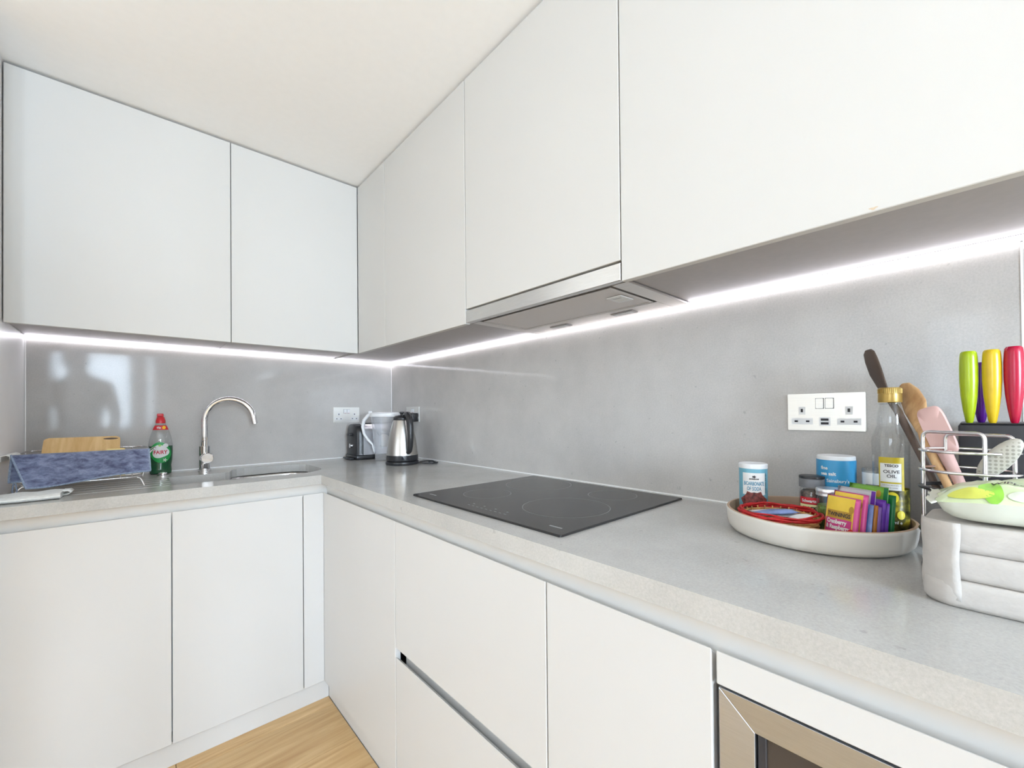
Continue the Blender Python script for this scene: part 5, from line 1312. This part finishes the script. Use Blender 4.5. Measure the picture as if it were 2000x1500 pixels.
for sg_, n_ in ((-1, 'l'), (1, 'r')):
    J['sh' + n_] = ((sg_ * 0.165, -0.005, 1.435), 0.062, 0.062); J['el' + n_] = ((sg_ * 0.225, 0.02, 1.165), 0.044, 0.044)
    J['wr' + n_] = ((sg_ * 0.205, 0.205, 1.075), 0.030, 0.026); J['pm' + n_] = ((sg_ * 0.198, 0.265, 1.070), 0.040, 0.018); J['kn' + n_] = ((sg_ * 0.195, 0.300, 1.068), 0.040, 0.015)
    E_ += [('upper', 'sh' + n_), ('sh' + n_, 'el' + n_), ('el' + n_, 'wr' + n_), ('wr' + n_, 'pm' + n_), ('pm' + n_, 'kn' + n_)]
    J['hp' + n_] = ((sg_ * 0.092, 0, 0.89), 0.088, 0.092); J['ke' + n_] = ((sg_ * 0.105, 0.015, 0.50), 0.058, 0.060); J['an' + n_] = ((sg_ * 0.11, -0.01, 0.095), 0.040, 0.044)
    J['he' + n_] = ((sg_ * 0.112, 0.03, 0.045), 0.044, 0.040); J['to' + n_] = ((sg_ * 0.122, 0.165, 0.036), 0.046, 0.030)
    E_ += [('pelvis', 'hp' + n_), ('hp' + n_, 'ke' + n_), ('ke' + n_, 'an' + n_), ('an' + n_, 'he' + n_), ('he' + n_, 'to' + n_)]
    for f_, (dx_, L_) in enumerate(((-0.030, 0.062), (-0.010, 0.074), (0.010, 0.070), (0.029, 0.055))):
        a_ = 'f%d%s' % (f_, n_); J[a_ + 'a'] = ((sg_ * 0.195 + dx_, 0.318, 1.066), 0.0095, 0.0090); J[a_ + 'b'] = ((sg_ * 0.195 + dx_, 0.318 + L_ * 0.55, 1.055), 0.0088, 0.0085); J[a_ + 'c'] = ((sg_ * 0.195 + dx_, 0.318 + L_ * 0.85, 1.030), 0.0080, 0.0075)
        E_ += [('kn' + n_, a_ + 'a'), (a_ + 'a', a_ + 'b'), (a_ + 'b', a_ + 'c')]
    J['t1' + n_] = ((sg_ * 0.150, 0.262, 1.078), 0.0120, 0.0115); J['t2' + n_] = ((sg_ * 0.132, 0.300, 1.074), 0.0100, 0.0095)
    E_ += [('pm' + n_, 't1' + n_), ('t1' + n_, 't2' + n_)]
names_ = list(J); me = bpy.data.meshes.new('body')
me.from_pydata([J[k][0] for k in names_], [(names_.index(a), names_.index(b)) for a, b in E_], [])
tmp = bpy.data.objects.new('body', me); C.objects.link(tmp)
tmp.modifiers.new('skin', 'SKIN'); md = tmp.modifiers.new('sub', 'SUBSURF'); md.levels = 2; md.render_levels = 2
for i, k in enumerate(names_):
    sv_ = me.skin_vertices[0].data[i]; sv_.radius = (J[k][1], J[k][2]); sv_.use_root = (k == 'pelvis')
bpy.context.view_layer.update()
bme = bpy.data.meshes.new_from_object(tmp.evaluated_get(bpy.context.evaluated_depsgraph_get())); bpy.data.objects.remove(tmp)
bme.materials.clear()
for k in ('cloth_dark', 'denim_dark', 'skin', 'plastic_black'): bme.materials.append(M[k])
for p in bme.polygons:
    c = p.center; p.use_smooth = True
    p.material_index = 2 if (c.z > 1.525 or (abs(c.x) > 0.10 and c.y > 0.19 and c.z > 1.0)) else (3 if c.z < 0.085 else (1 if c.z < 0.97 else 0))
body = link('body', bme, None, person)
lathe('hair', [(0.074, -0.05), (0.088, 0.0), (0.090, 0.045), (0.078, 0.085), (0.050, 0.108), (0.015, 0.115)], 'hair_dark', person, 28, 0.95, 1.16, loc=(-0.03, -0.012, 1.705))
for sg_ in (-1, 1):
    lathe('ear', [(0.004, -0.028), (0.012, -0.012), (0.014, 0.008), (0.005, 0.026)], 'skin', person, 12, 0.5, 1.0, loc=(-0.03 + sg_ * 0.079, 0.012, 1.66))
    lathe('eye', [(0.002, -0.009), (0.009, -0.003), (0.009, 0.003), (0.002, 0.009)], 'label_white', person, 12, 1.0, 0.6, loc=(-0.027 + sg_ * 0.031, 0.098, 1.685))
bm = bmesh.new(); V = [bm.verts.new(p) for p in ((-0.028, 0.100, 1.685), (-0.044, 0.100, 1.640), (-0.012, 0.100, 1.640), (-0.028, 0.128, 1.645))]
for f in ((0, 1, 3), (0, 3, 2), (1, 2, 3), (0, 2, 1)): bm.faces.new([V[i] for i in f])
frombm('nose', bm, 'skin', person)
box('mouth', (-0.050, 0.094, 1.606), (-0.006, 0.103, 1.614), 'text_red', person, 0.002)
